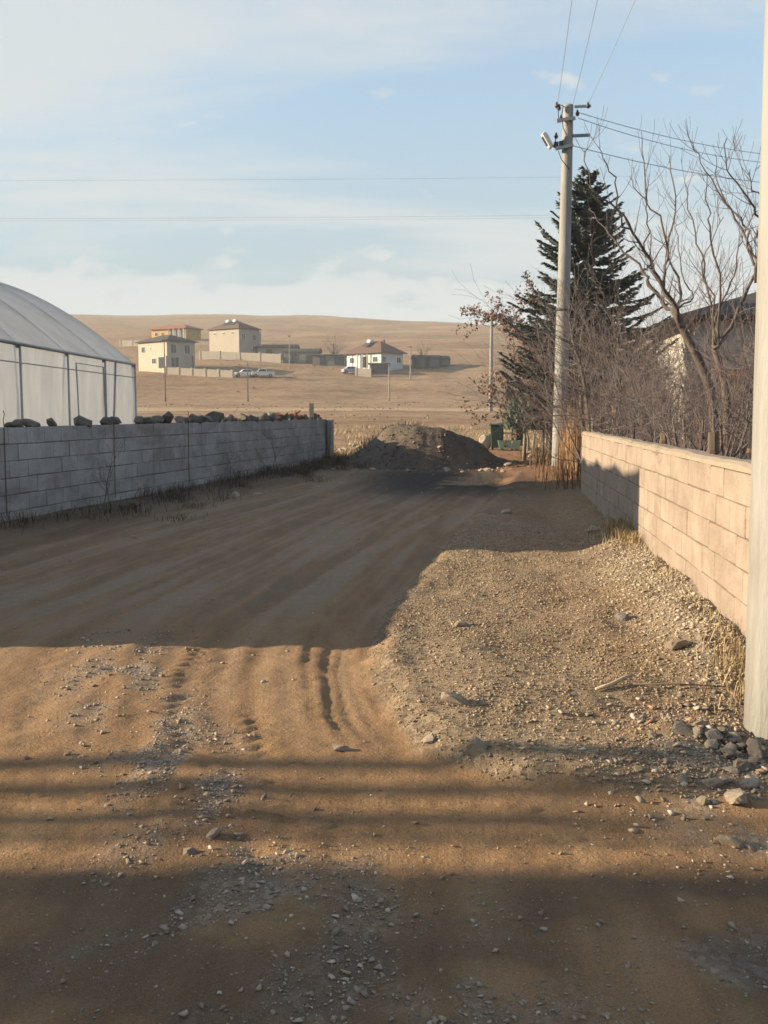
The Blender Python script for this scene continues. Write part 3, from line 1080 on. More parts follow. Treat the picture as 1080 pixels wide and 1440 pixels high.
# beige two-storey house
H2, rf2 = house('house', 'tall beige house with white water tanks on its brown roof', 331, 238, 9.7, 6.8, 6.0, R(-36), 'plaster_beige', 'roof_brown', 1.9,
                [('f', -3.0, 5.0, .8, .6), ('f', -.2, 5.0, .8, .6), ('f', 2.8, 5.0, .8, .6), ('r', -2.0, 4.2, 1.2, 1.4), ('r', 1.6, 4.2, 1.2, 1.4), ('r', 1.6, 1.6, 1.2, 1.4)], .5)
MB().box((5.9, 2.6, 2.6), (.3, .3, 5.9)).build('pillar', M['plaster_white'], H2)
for tx in (-1.2, 1.1):
    tk = MB().tube([(tx - .6, -.6, 8.05), (tx + .6, -.6, 8.05)], .38, 10).build('water_tank', M['tank'], H2, True)
    mb = MB().box((0, 0, 0), (1.4, 1.2, .06), ry=0, rx=R(35))
    mb.build('solar_panel', M['glass_dark'], H2, loc=(tx, -1.5, 7.45))
    MB().box((tx, -.6, 7.3), (1.0, .4, 1.0)).build('tank_stand', M['galv'], H2)
# yellow house
H3, _ = house('house', 'small yellow house with red roof and open veranda, farthest back', 250, 292, 13.0, 6.5, 2.9, R(-30), 'plaster_yellow', 'roof_red', 1.3,
              [('f', -4.6, 1.6, 1.2, 1.2), ('f', -2.2, 1.6, 1.0, 1.2), ('r', 0, 1.6, 1.2, 1.2)], .7)
MB().box((3.2, -3.26, 1.4), (6.0, .05, 2.6)).build('porch_opening', M['plaster_grey'], H3)
for k in range(4):
    MB().box((.4 + k * 1.9, -3.75, 1.4), (.2, .2, 3.0)).build('pillar', M['plaster_white'], H3)
# white house
H4, _ = house('house', 'white single storey house with brown hipped roof and shaded right side', 527, 214, 10.2, 6.6, 3.0, R(-44), 'plaster_blue', 'roof_brown', 2.6,
              [('f', -3.5, 1.7, 1.3, 1.2), ('f', 3.4, 1.7, 1.4, 1.2), ('r', -2.5, 1.7, 1.3, 1.2), ('r', 2.0, 1.7, 1.3, 1.2)], .75)
MB().box((.2, -3.312, 1.25), (2.2, .06, 2.3)).build('porch_opening', M['glass_dark'], H4)
for k in range(3):
    MB().box((-1.4 + k * 1.5, -3.85, 1.4), (.18, .18, 3.0)).build('pillar', M['plaster_white'], H4)
MB().tube([(-1.0, -1.0, 5.7), (.3, -1.0, 5.7)], .4, 10).build('water_tank', M['tank'], H4, True)
MB().box((-.35, -1.0, 5.0), (1.0, .5, 1.0)).build('tank_stand', M['galv'], H4)
MB().box((0, 0, 0), (1.6, 1.3, .06), rx=R(35)).build('solar_panel', M['glass_dark'], H4, loc=(-.4, -2.0, 5.0))
MB().box((1.4, 1.2, 5.4), (.5, .5, 1.2)).build('chimney', M['brick'], _)


def garden_wall(name, label, a, b, h, m, posts=5, z0=None):
    a, b = Vector(a), Vector(b)
    L_ = (b.xy - a.xy).length
    an = math.atan2(b.y - a.y, b.x - a.x)
    root = thing(name, label, 'wall', a, an)
    dz = (b.z - a.z)
    v = []
    for x, zz_ in ((0, 0), (L_, dz)):
        v += [(x, -.12, zz_ - 1.0), (x, .12, zz_ - 1.0), (x, .12, zz_ + h), (x, -.12, zz_ + h)]
    MB().add(v, [(0, 1, 2, 3), (4, 7, 6, 5), (0, 4, 5, 1), (1, 5, 6, 2), (2, 6, 7, 3), (3, 7, 4, 0)]).build('wall_body', M[m], root)
    for k in range(posts):
        t = k / (posts - 1)
        MB().box((L_ * t, 0, dz * t + h / 2 - .3), (.4, .4, h + .9)).build('pillar', M[m], root)
    return root


def on(px, Y):
    x = at(px, 580, Y).x
    return (x, Y, Tz(x, Y))


garden_wall('garden_wall', 'low cream garden wall with pillars below the cream house', on(234, 203), on(327, 199), 1.35, 'plaster_cream', 6)
garden_wall('garden_wall', 'beige yard wall between the tall beige house and the sheds', on(283, 231), on(395, 224), 2.0, 'plaster_beige', 5)
garden_wall('garden_wall', 'pale low wall in front of the white house', on(501, 203), on(521, 202), 1.6, 'plaster_beige', 2)
garden_wall('garden_wall', 'long pale wall behind the cream house beside the greenhouse', on(172, 262), on(222, 258), 1.5, 'plaster_beige', 4)


def shed(label, px, Y, w_, d_, h_, rz, wall, roof, rise=.7, arched=False, cat='shed'):
    x = at(px, 580, Y).x
    root = thing('shed', label, cat, (x, Y, Tz(x, Y)), rz)
    MB().box((0, 0, h_ / 2 - .4), (w_, d_, h_ + .8)).build('wall', M[wall], root)
    if arched:
        poly = [(-d_ / 2 - .2, h_ + .01)] + [(-(d_ / 2 + .2) * math.cos(math.pi * i / 10), h_ + .01 + rise * math.sin(math.pi * i / 10)) for i in range(1, 10)] + [(d_ / 2 + .2, h_ + .01)]
        MB().prism(poly, 'x', -w_ / 2 - .2, w_ / 2 + .2).build('roof', M[roof], root)
    else:
        poly = [(-d_ / 2 - .4, h_ + .01), (d_ / 2 + .4, h_ + .01), (d_ / 2 + .4, h_ + .14), (0, h_ + .14 + rise), (-d_ / 2 - .4, h_ + .14)]
        MB().prism(poly, 'x', -w_ / 2 - .4, w_ / 2 + .4).build('roof', M[roof], root)
    door(root, 'f', -w_ * .2, 1.4, 2.0, (w_, d_))
    door(root, 'f', w_ * .28, 2.2, 1.7, (w_, d_))
    return root


shed('long low shed with brown roof right of the beige house', 392, 238, 9.0, 4.0, 2.4, R(-4), 'plaster_beige', 'roof_brown', .7)
shed('dark grey shed wall with arched roof left of the white house', 426, 226, 8.0, 3.6, 2.3, R(-7), 'plaster_grey', 'roof_dark', .9, True)
shed('dark flat barn joining the arched shed and the white house', 466, 222, 7.6, 4.0, 2.1, R(-6), 'plaster_grey', 'roof_dark', .25)
shed('small dark shed with lean roof in front of the white house', 533, 206, 3.6, 2.4, 1.9, R(-6), 'plaster_grey', 'roof_dark', .2)
shed('dark tarpaulin covered barn standing alone right of the white house', 598, 214, 5.2, 3.4, 1.6, R(10), 'tarp', 'tarp', 1.0, True)
shed('dark rounded hay shed right of the lone barn', 618, 216, 3.4, 3.2, 1.2, R(5), 'tarp', 'tarp', .9, True)


def vehicle(name, label, cat, px, Y, rz, m, pickup=True):
    x = at(px, 580, Y).x
    root = thing(name, label, cat, (x, Y, Tz(x, Y)), rz)
    prof = [(-2.3, .35), (2.3, .35), (2.35, .8), (2.2, 1.0), (1.2, 1.05), (.75, 1.62), (-.55, 1.66), (-.75, 1.05), (-2.3, 1.05)] if pickup else \
        [(-2.0, .32), (2.0, .32), (2.05, .7), (1.85, .88), (1.0, .98), (.4, 1.42), (-1.0, 1.45), (-1.6, 1.0), (-2.0, .92)]
    bevelled(MB().prism(prof, 'y', -.85, .85).build('body', M[m], root).data, .05)
    gl = [(.98, 1.1), (.68, 1.54), (-.45, 1.57), (-.6, 1.1)] if pickup else [(.85, 1.0), (.36, 1.36), (-.9, 1.38), (-1.35, 1.0)]
    MB().prism(gl, 'y', -.857, .857).build('side_window', M['glass_dark'], root)
    for sx in (-1.4, 1.45):
        for sy in (-.78, .78):
            wv = MB().tube([(sx, sy - .1, .33), (sx, sy + .1, .33)], .33, 12).build('wheel', M['rubber'], root)
            MB().tube([(sx, sy - .108, .33), (sx, sy + .108, .33)], .17, 8).build('rim', M['galv'], wv)
    for sy in (-.6, .6):
        MB().box((2.33 if pickup else 2.02, sy, .72), (.06, .3, .16)).build('headlight', M['tank'], root)
    return root


vehicle('pickup_truck', 'white pickup truck parked at the end of the cream garden wall', 'truck', 371, 199, R(185), 'white_paint', True)
vehicle('parked_car', 'small pale car beside the cream garden wall, left of the pickup', 'car', 345, 200, R(200), 'white_paint', False)
vehicle('parked_car', 'blue grey car parked in front of the white house', 'car', 495, 206, R(20), 'car_blue', False)

# ------------------------------------------------------------------ poles and wires
def round_pole(root, h, r0, r1, tilt=0.0, seg=10, m='concrete', k=20):
    pts = [(math.tan(tilt) * (h * i / seg), 0, -.3 + (h + .3) * i / seg) for i in range(seg + 1)]
    rad = [r0 + (r1 - r0) * i / seg for i in range(seg + 1)]
    return MB().tube(pts, rad, k).build('shaft', M[m], root, True)


# near pole
NP = thing('utility_pole', 'thick pale concrete pole cut off by the right edge of the picture', 'pole', (1.93, 4.60, Tz(1.93, 4.60)), 0)
round_pole(NP, 8.9, .208, .13, R(-.95), k=32)
MB().box((0, 0, 8.4), (1.2, .1, .1)).build('crossarm', M['galv'], NP)
for sx in (-.5, .5):
    MB().tube([(sx, 0, 8.45), (sx, 0, 8.62)], [.04, .03], 8).build('insulator', M['ceramic'], NP)

# street pole with lamp
pb = at(786, 672, 23.3)
SPX, SPY = pb.x, 23.3
SPZ = Tz(SPX, SPY)
P2 = thing('utility_pole', 'concrete pole with street lamp and wires standing before the dark conifer', 'pole', (SPX, SPY, SPZ), 0)
tilt = R(.45)
SH2 = at(803, 148, 23.3).z - SPZ
round_pole(P2, SH2, .185, .115, tilt, 12)


def l2(px, py, dy=0.0):
    p = at(px, py, SPY + dy)
    return Vector((p.x - SPX, dy, p.z - SPZ))


def bar(pts, r, name, m, parent, k=6):
    return MB().tube(pts, r, k).build(name, M[m], parent, True)


def boxbar(a, b, t, name, m, parent):
    a, b = Vector(a), Vector(b)
    d = b - a
    o = MB().box((0, 0, 0), (d.length, t, t)).build(name, M[m], parent, loc=(a + b) / 2)
    o.rotation_euler = d.to_track_quat('X', 'Z').to_euler()
    return o


boxbar(l2(783, 170, -.14), l2(809, 166, -.14), .07, 'crossarm', 'galv', P2)
boxbar(l2(781, 209, -.15), l2(806, 204, -.15), .07, 'crossarm', 'galv', P2)
boxbar(l2(808, 150, -.10), l2(831, 149, -.10), .05, 'crossarm', 'galv', P2)
boxbar(l2(806, 191, -.05), l2(829, 190, -.05), .06, 'crossarm', 'bluemetal', P2)
for (px, py) in ((783, 147), (827, 147), (789, 165), (786, 150), (782, 190), (812, 158)):
    mb = MB()
    b_ = l2(px, py + 5, -.12)
    mb.tube([b_, b_ + Vector((0, 0, .05)), b_ + Vector((0, 0, .09)), b_ + Vector((0, 0, .13))], [.03, .05, .03, .02], 8)
    mb.build('insulator', M['ceramic'], P2, True)
for pts in (((786, 150), (785, 160), (786, 172)), ((792, 150), (790, 162), (792, 180), (797, 190)), ((783, 147), (790, 148), (797, 152)), ((782, 190), (781, 200), (783, 208)), ((785, 212), (790, 225), (801, 238))):
    bar([l2(px, py, -.16) for px, py in pts], .010, 'cable', 'darkmetal', P2, 5)
for (px, py) in ((782, 203), (789, 202)):
    c = l2(px, py, -.15)
    MB().box(c, (.09, .09, .1)).build('clamp', M['darkmetal'], P2)
boxbar(l2(781, 207, -.1), l2(774, 203, -.1), .045, 'lamp_bracket', 'galv', P2)
lh = l2(769, 197, -.1)
mb = MB()
prof = [(-.17, -.05), (.19, -.055), (.21, 0), (.17, .05), (-.12, .065), (-.18, .02)]
mb.prism(prof, 'y', -.10, .10)
lampo = mb.build('lamp_head', M['lamp'], P2, loc=lh, rot=(0, R(58), 0))
bevelled(lampo.data, .015)
MB().box((0, 0, -.058), (.22, .14, .012)).build('lamp_glass', M['glass_dark'], lampo)
for zb in (1.4, 3.6):
    c = Vector((math.tan(tilt) * zb, 0, zb))
    MB().tube([c, c + Vector((0, 0, .05))], .20 - zb * .007, 18).build('steel_band', M['darkmetal'], P2, True)

# pole by the bins, and the small far ones
def far_pole(label, px, Y, top, m, r=.13, arm=None, group='far utility poles on the field', base=None):
    x = at(px, 580, Y).x
    z = Tz(x, Y)
    h = at(px, top, Y).z - z
    root = thing('utility_pole', label, 'pole', (x, Y, z), 0, group)
    round_pole(root, h, r, r * .62, 0, 6, m, 10)
    if arm:
        boxbar((-arm, 0, h - .35), (arm * .6, 0, h - .35), .1, 'crossarm', 'darkmetal', root)
        for sx in (-arm * .9, -arm * .3, arm * .5):
            MB().tube([(sx, 0, h - .3), (sx, 0, h - .05)], [.06, .05], 6).build('insulator', M['ceramic'], root)
    return root, h


far_pole('tall concrete pole on the dry field left of the trees', 690, 88, 440, 'concrete', .19, .35)
r_, h_ = far_pole('slim pale lamp pole on the field below the pickup', 349, 172, 508, 'concrete', .13)
bar([(0, 0, h_ - .1), (-.6, 0, h_ + .25), (-1.6, 0, h_ + .35), (-3.0, 0, h_ + .2)], .05, 'lamp_arm', 'galv', r_)
MB().box((-3.3, 0, h_ + .15), (.7, .25, .12)).build('lamp_head', M['galv'], r_)
far_pole('pale pole on the field below the white house', 547, 172, 512, 'concrete', .14, .3)
far_pole('small pole beside the lone dark barn', 577, 199, 486, 'concrete', .15, .3)
far_pole('rusty brown pole in front of the cream house', 233, 172, 476, 'rust', .12, .4)
far_pole('short pale pole between the sheds', 408, 214, 471, 'concrete', .13, .3)


def wire(label, pts, r=.006, sag=0.0, group='overhead wires'):
    pts = [Vector(p) for p in pts]
    a, b = pts[0], pts[-1]
    if len(pts) == 2:
        pts = [a.lerp(b, t / 16) - Vector((0, 0, sag * 4 * (t / 16) * (1 - t / 16))) for t in range(17)]
    o = MB().tube(pts, r, 5).build('overhead_wire', M['wire'], None, True)
    return props(o, label, 'wire', group)


def s2(px, py, dy=-.12):
    p = l2(px, py, dy)
    return Vector((p.x + SPX, p.y + SPY, p.z + SPZ))


wire('wire rising from the lamp pole towards the viewer, left one', [s2(784, 147), (1.45, 4.6, 8.95)], .005, .25)
wire('wire rising from the lamp pole towards the viewer, beside the left one', [s2(806, 146), (2.05, 4.6, 9.0)], .005, .25)
wire('wire rising from the right arm of the lamp pole', [s2(827, 147), (3.4, 4.4, 9.2)], .005, .25)
wire('upper wire running right from the lamp pole over the trees', [s2(813, 158), at(1230, 222, 32)], .008, .35)
wire('wire just below the upper one running right over the trees', [s2(813, 166), at(1230, 228, 32)], .008, .45)
wire('lowest wire running right from the lamp pole over the trees', [s2(806, 205), at(1230, 262, 32)], .009, .3)
wire('distant power line across the whole sky, upper one', [at(-900, 247, 60), at(1900, 227, 60)], .0055, .6)
wire('distant power line across the whole sky, lower one', [at(-900, 303, 60), at(1900, 283, 60)], .0055, .5)
wire('distant power line just under the lower one', [at(-900, 306, 60), at(1900, 287, 60)], .004, .5)

# ------------------------------------------------------------------ trees
class Tree:
    def __init__(s, seed, wig=.2):
        s.wig = wig
        s.r = random.Random(seed)
        s.trunk, s.twigs = MB(), MB()

    def limb(s, pts, r0, r1, mb=None, k=6, sub=3, wob=.0):
        """a smooth limb through the given points"""
        P = [Vector(p) for p in pts]
        out = []
        for i in range(len(P) - 1):
            a, b = P[max(i - 1, 0)], P[i]
            c, d = P[i + 1], P[min(i + 2, len(P) - 1)]
            for t in range(sub):
                t /= sub
                q = .5 * ((2 * b) + (c - a) * t + (2 * a - 5 * b + 4 * c - d) * t * t + (3 * b - a - 3 * c + d) * t ** 3)
                out.append(q + Vector((s.r.gauss(0, wob), s.r.gauss(0, wob), s.r.gauss(0, wob))))
        out.append(P[-1])
        n_ = len(out)
        rad = [r0 + (r1 - r0) * (i / (n_ - 1)) ** .8 for i in range(n_)]
        (mb or s.trunk).tube(out, rad, k)
        return out, rad

    def grow(s, p, d, length, r, depth, up=.25, spread=.7, kids=(3, 5), k=4, minr=.0022):
        n_ = 5 if depth else 4
        pts, rad = [Vector(p)], [r]
        d = Vector(d).normalized()
        for i in range(n_):
            d = (d + Vector((s.r.gauss(0, s.wig), s.r.gauss(0, s.wig), s.r.gauss(0, s.wig) + up * .22))).normalized()
            pts.append(pts[-1] + d * length / n_)
            rad.append(max(minr, r * (1 - .75 * (i + 1) / n_)))
        s.twigs.tube(pts, rad, k if depth else 3, False)
        if depth > 0:
            for _ in range(s.r.randint(*kids)):
                t = s.r.uniform(.2, .95) * n_
                i = min(int(t), n_ - 1)
                q = pts[i].lerp(pts[i + 1], t - i)
                dd = (pts[i + 1] - pts[i]).normalized()
                rv = Vector((s.r.gauss(0, 1), s.r.gauss(0, 1), s.r.gauss(0, 1)))
                rv = (rv - dd * rv.dot(dd)).normalized()
                s.grow(q, dd + rv * spread * s.r.uniform(.6, 1.3), length * s.r.uniform(.45, .75), rad[i] * .6, depth - 1, up, spread, kids, k, minr)

    def dress(s, out, rad, n_, length, depth=1, up=.4, spread=.9, t0=.15):
        for _ in range(n_):
            t = s.r.uniform(t0, 1.0) * (len(out) - 1)
            i = min(int(t), len(out) - 2)
            q = out[i].lerp(out[i + 1], t - i)
            dd = (out[i + 1] - out[i]).normalized()
            rv = Vector((s.r.gauss(0, 1), s.r.gauss(0, 1), s.r.gauss(0, .6)))
            rv = (rv - dd * rv.dot(dd)).normalized()
            s.grow(q, dd * .6 + rv * spread, length * s.r.uniform(.5, 1.2), max(.004, rad[i] * .45), depth, up, .7, (1, 3))

    def finish(s, name, label, cat, base, tm='bark', cm='twig', group=None):
        base = Vector(base)
        root = thing(name, label, cat, base, 0, group)
        for mb in (s.trunk, s.twigs):
            # branches stay on the garden side of the pale wall
            if base.x > 2 and base.y < 26:
                bad = [b < 17.4 and a < wall_right_x(b) + .22 and c < 1.34 for a, b, c in mb.v]
                mb.f = [f for f in mb.f if not any(bad[i] for i in f)]
            mb.v = [(a - base.x, b - base.y, c - base.z) for a, b, c in mb.v]
        if s.trunk.v:
            link('trunk', s.fast(s.trunk, M[tm]), root)
        if s.twigs.v:
            link('crown', s.fast(s.twigs, M[cm]), root)
        return root

    @staticmethod
    def fast(mb, m):
        me = bpy.data.meshes.new('branches')
        me.from_pydata(mb.v, [], mb.f)
        me.materials.append(m)
        me.polygons.foreach_set('use_smooth', [True] * len(me.polygons))
        return me


def c6(lst, Y, dY=0.0):
    n_ = len(lst) - 1
    return [at(820 + x / 4.154, 180 + y / 4.154, Y + dY * i / n_) for i, (x, y) in enumerate(lst)]


# big bare tree, left one
t1 = Tree(21, .09)
Y1 = 12.5
b1 = at(1012, 640, Y1)
b1.z = Tz(b1.x, Y1) - .05
o, r = t1.limb([b1, at(1003, 575, Y1)] + c6([(690, 1390), (600, 1210), (540, 1080)], Y1), .066, .045, k=9)
for pts, r0, dY, nt_ in (
        ([(540, 1080), (480, 1030), (400, 920), (350, 840), (230, 720), (120, 590), (40, 480)], .07, 1.0, 16),
        ([(540, 1070), (440, 890), (360, 720), (290, 620), (180, 450), (40, 340), (10, 130)], .062, -.8, 26),
        ([(540, 1070), (470, 900), (490, 760), (470, 560), (370, 420), (360, 200), (340, 20)], .05, .3, 22),
        ([(545, 1050), (570, 920), (500, 740), (540, 470), (510, 250), (500, 160)], .045, 1.6, 20),
        ([(290, 620), (200, 520), (190, 330), (140, 220), (90, 110)], .026, -.9, 10),
        ([(370, 420), (300, 340), (270, 280)], .016, .2, 4),
        ([(360, 720), (380, 560), (370, 430), (380, 300)], .02, -.4, 8),
        ([(560, 1060), (640, 980), (590, 900), (560, 700), (545, 560)], .03, .9, 10)):
    o, r = t1.limb(c6(([(585, 1180)] if pts[0][1] > 1000 else []) + pts, Y1, dY), r0 * .56, .004, wob=.016)
    t1.dress(o, r, int(nt_ * .65), .42, 1, .8, .6)
t1.finish('bare_tree', 'large bare tree leaning left in front of the dark conifer', 'tree', b1)
# right bare tree
t2 = Tree(33, .09)
Y2 = 11.2
b2 = at(1027, 650, Y2)
b2.z = Tz(b2.x, Y2) - .05
o, r = t2.limb([b2, at(1022, 567, Y2), at(1013, 517, Y2), at(1004, 490, Y2)], .058, .034, k=9)
for pts, r0, dY, nt_ in (
        ([(860, 1180), (930, 1000), (1020, 800), (970, 700), (900, 530), (790, 370), (700, 200), (640, 110)], .045, .6, 26),
        ([(1010, 820), (960, 700), (950, 560), (850, 450), (780, 260), (770, 150)], .03, .9, 14),
        ([(790, 1260), (800, 960), (750, 650), (740, 480), (725, 270)], .035, -.5, 22),
        ([(780, 1240), (720, 860), (670, 680), (620, 480), (600, 330)], .035, .9, 20),
        ([(1005, 900), (1030, 640), (1020, 500), (930, 380), (850, 230), (840, 60)], .035, -.7, 20),
        ([(1030, 640), (1040, 420), (970, 350), (975, 240)], .02, -.3, 10),
        ([(780, 1100), (870, 900), (900, 760), (930, 620), (1000, 500)], .024, .5, 14),
        ([(760, 1000), (690, 840), (740, 680), (820, 520)], .02, .2, 10)):
    o, r = t2.limb(c6(([(764, 1288)] if 905 < pts[0][1] < 1265 else []) + pts, Y2, dY), r0 * .6, .004, wob=.016)
    t2.dress(o, r, int(nt_ * .65), .42, 1, .8, .6)
t2.finish('bare_tree', 'upright bare tree standing close behind the wall beside the near pole', 'tree', b2)

# thin pale trunks by the lamp pole
for i, (pts, Y, lab) in enumerate((([(838, 655), (829, 600), (818, 520), (806, 480), (800, 440)], 17.9, 'thin bare sapling leaning left just behind the far end of the pale wall'),
                                   ([(826, 660), (817, 560), (815, 500), (822, 440)], 20, 'thin grey sapling right of the lamp pole'))):
    t = Tree(50 + i)
    P = [at(px, py, Y) for px, py in pts]
    P[0].z = Tz(P[0].x, Y) - .05
    o, r = t.limb(P, .055, .012)
    t.dress(o, r, 26, .8, 2, .4, .8, .35)
    t.finish('sapling', lab, 'tree', P[0], 'bark', 'twig')


def shrub(label, px, Y, h, width, n_, seed, cm='twig', depth=2, r=.02, lean=0.0, cat='shrub', name='bare_shrub', group=None, kids=(3, 5)):
    t = Tree(seed)
    x = at(px, 580, Y).x
    z = Tz(x, Y)
    for i in range(n_):
        a = t.r.uniform(0, 6.283)
        d = Vector((math.cos(a) * t.r.uniform(.1, width) + lean, math.sin(a) * t.r.uniform(.1, width), 1))
        t.grow((x + math.cos(a) * .15, Y + math.sin(a) * .15, z - .05), d, h * t.r.uniform(.55, .95), r * t.r.uniform(.6, 1.2), depth, .15, .75, kids, 4)
    for q in range(3):
        a = t.r.uniform(0, 6.283)
        t.limb([(x + .1 * math.cos(a), Y + .1 * math.sin(a), z - .1), (x + .2 * math.cos(a) + lean * .3, Y + .2 * math.sin(a), z + h * .3), (x + .35 * math.cos(a) * width + lean * h * .5, Y + .3 * math.sin(a), z + h * .6)], r * 1.8, r * .5)
    return t.finish(name, label, cat, (x, Y, z), 'bark', cm, group)


sh_specs = [
    ('tangled bare shrub behind the far end of the pale wall', 850, 19.5, 3.0, .7, 13, 'twig', 0),
    ('purplish bare shrub left of the leaning bare tree', 895, 17.5, 3.1, .8, 14, 'twig_red', -.15),
    ('dense bare shrub under the leaning bare tree', 935, 15.8, 2.6, .8, 14, 'twig_red', -.2),
    ('grey bare shrub between the two bare trees', 975, 14.5, 2.4, .8, 14, 'twig', -.1),
    ('bare shrub at the foot of the upright bare tree', 1040, 13.2, 2.2, .7, 12, 'twig', 0),
    ('bare shrub with reddish twigs before the brick house', 1010, 18.5, 2.9, .8, 13, 'twig_red', 0),
    ('tall bare thicket tree behind the purplish shrub', 880, 23.0, 3.9, .6, 12, 'twig', 0),
    ('bare thicket tree in front of the roof corner', 945, 22.5, 3.9, .6, 12, 'twig_red', 0),
    ('tall bare shrub before the left roof corner of the white house', 925, 19.0, 3.2, .6, 13, 'twig_red', 0),
    ('bare shrub directly before the trunk of the leaning tree', 985, 10.2, 1.9, .7, 12, 'twig', 0),
    ('bare shrub directly before the trunk of the upright tree', 1040, 9.4, 1.9, .6, 12, 'twig_red', 0),
    ('bare shrub between wall top and leaning tree', 945, 10.8, 1.8, .7, 11, 'twig', 0),
    ('low bramble along the wall foot near the leaning tree', 925, 13.0, 1.5, 1.2, 12, 'twig_red', 0),
    ('low bramble beside the second fence post', 985, 11.0, 1.3, 1.2, 11, 'twig', 0),
    ('brown thicket behind the lamp pole under the conifer', 800, 27.5, 3.3, .7, 14, 'twig_red', 0),
    ('brown thicket left of the conifer trunk', 782, 31.0, 3.4, .5, 13, 'twig_red', 0),
]
for i, (lab, px, Y, h, wd, n_, cm, ln) in enumerate(sh_specs):
    shrub(lab, px, Y, h * (1.12 if px < 925 or Y < 11 else .92), wd * 1.25, int(n_ * .95), 200 + i, cm, 3, .02, ln, kids=(3, 4))


# conifer
def conifer(label, px, Y, top_py, halfw, seed, y_low=.35):
    rg = random.Random(seed)
    x = at(px, 580, Y).x
    z = Tz(x, Y)
    H = at(px, top_py, Y).z - z
    root = thing('conifer_tree', label, 'tree', (x, Y, z), 0)
    MB().tube([(0, 0, -.1), (.03, 0, H * .4), (0, 0, H * .8), (0, 0, H)], [.16, .11, .04, .012], 8).build('trunk', M['bark'], root, True)
    mb = MB()
    sp = []
    h = y_low
    while h < H - .15:
        f = 1 - h / H
        Lb = min(halfw * 1.65 * f ** .9, halfw) + .1
        nb_ = 10 if f > .25 else 7
        a0 = rg.uniform(0, 6.28)
        for k in range(nb_):
            a = a0 + k * 2 * math.pi / nb_ + rg.uniform(-.3, .3)
            L_ = Lb * rg.uniform(.62, 1.2)
            dirn = Vector((math.cos(a), math.sin(a), 0))
            pts = []
            dz_, sl_ = rg.uniform(-.2, .2), rg.uniform(.15, .6)
            for i in range(7):
                t = i / 6
                zc = h + dz_ - L_ * (sl_ * t) + L_ * .42 * t ** 2.4 + rg.uniform(-.01, .01) + .25 * L_ * t * (1 if f < .3 else 0)
                pts.append(dirn * (L_ * t) + Vector((0, 0, zc)))
            mb.tube(pts, [.022 * (1 - .75 * i / 6) for i in range(7)], 4, False)
            side = Vector((-dirn.y, dirn.x, 0))
            ns = max(6, int(L_ * 32))
            for q in range(ns):
                t = .12 + .88 * (q + rg.random()) / ns
                i = min(int(t * 6), 5)
                p = pts[i].lerp(pts[i + 1], t * 6 - i)
                fw = (pts[i + 1] - pts[i]).normalized()
                for sg in (-1, 1):
                    d = (fw * rg.uniform(.5, .9) + side * sg * rg.uniform(.5, 1.0) + Vector((0, 0, rg.uniform(-.35, .15)))).normalized()
                    sp.append((p, d, rg.uniform(.13, .30) * (1.15 - .5 * t) * (.8 + .4 * f)))
            sp.append((pts[-1] - fw * .1, fw, .22))
        h += rg.uniform(.11, .19) * (1.0 if f > .3 else .75)
    mb.build('branches', M['bark'], root)
    # needle sprays: each a four-sided tapering brush of thin blades
    V_, F_ = [], []
    for p, d, l_ in sp:
        up = Vector((0, 0, 1))
        a = d.cross(up).normalized()
        b = a.cross(d).normalized()
        wv = .026
        for ax in (a, b, (a + b).normalized()):
            i0 = len(V_)
            tip = p + d * l_ + Vector((0, 0, -.02))
            mid = p + d * l_ * .45
            V_ += [tuple(p), tuple(mid + ax * wv), tuple(tip), tuple(mid - ax * wv)]
            F_.append((i0, i0 + 1, i0 + 2, i0 + 3))
    link('crown', np_mesh('needles', np.array(V_), F_, M['needle']), root)
    return root


conifer('tall dark blue green conifer behind the lamp pole', 820, 26.5, 236, 1.95, 5, 1.9)


def cypress(label, px, Y, top_py, halfw, seed, n_=900, z0=.9):
    rg = random.Random(seed)
    x = at(px, 580, Y).x
    z = Tz(x, Y)
    H = at(px, top_py, Y).z - z
    root = thing('cypress_shrub', label, 'tree', (x, Y, z), 0)
    MB().tube([(0, 0, -.1), (.02, 0, H * .5)], [.07, .04], 7).build('trunk', M['bark_pale'], root, True)
    V_, F_ = [], []
    plumes = [(rg.uniform(0, 6.28), rg.uniform(.3, 1) * halfw, rg.uniform(.7, 1.0)) for _ in range(13)]
    for q in range(n_):
        a, rr, hh = rg.choice(plumes)
        t = rg.random()
        spread = .16 * (1 - t) + .03
        c = Vector((math.cos(a) * rr * (.25 + .75 * t) + rg.gauss(0, spread), math.sin(a) * rr * (.25 + .75 * t) + rg.gauss(0, spread), z0 + (H * hh - z0) * t))
        d = Vector((math.cos(a) * .35 + rg.gauss(0, .25), math.sin(a) * .35 + rg.gauss(0, .25), 1)).normalized()
        s_ = Vector((rg.gauss(0, 1), rg.gauss(0, 1), .1))
        s_ = (s_ - d * s_.dot(d)).normalized()
        l_ = rg.uniform(.12, .26)
        i0 = len(V_)
        V_ += [tuple(c), tuple(c + d * l_ * .5 + s_ * .045), tuple(c + d * l_), tuple(c + d * l_ * .5 - s_ * .045)]
        F_.append((i0, i0 + 1, i0 + 2, i0 + 3))
    link('crown', np_mesh('sprays', np.array(V_), F_, M['cypress']), root)
    return root


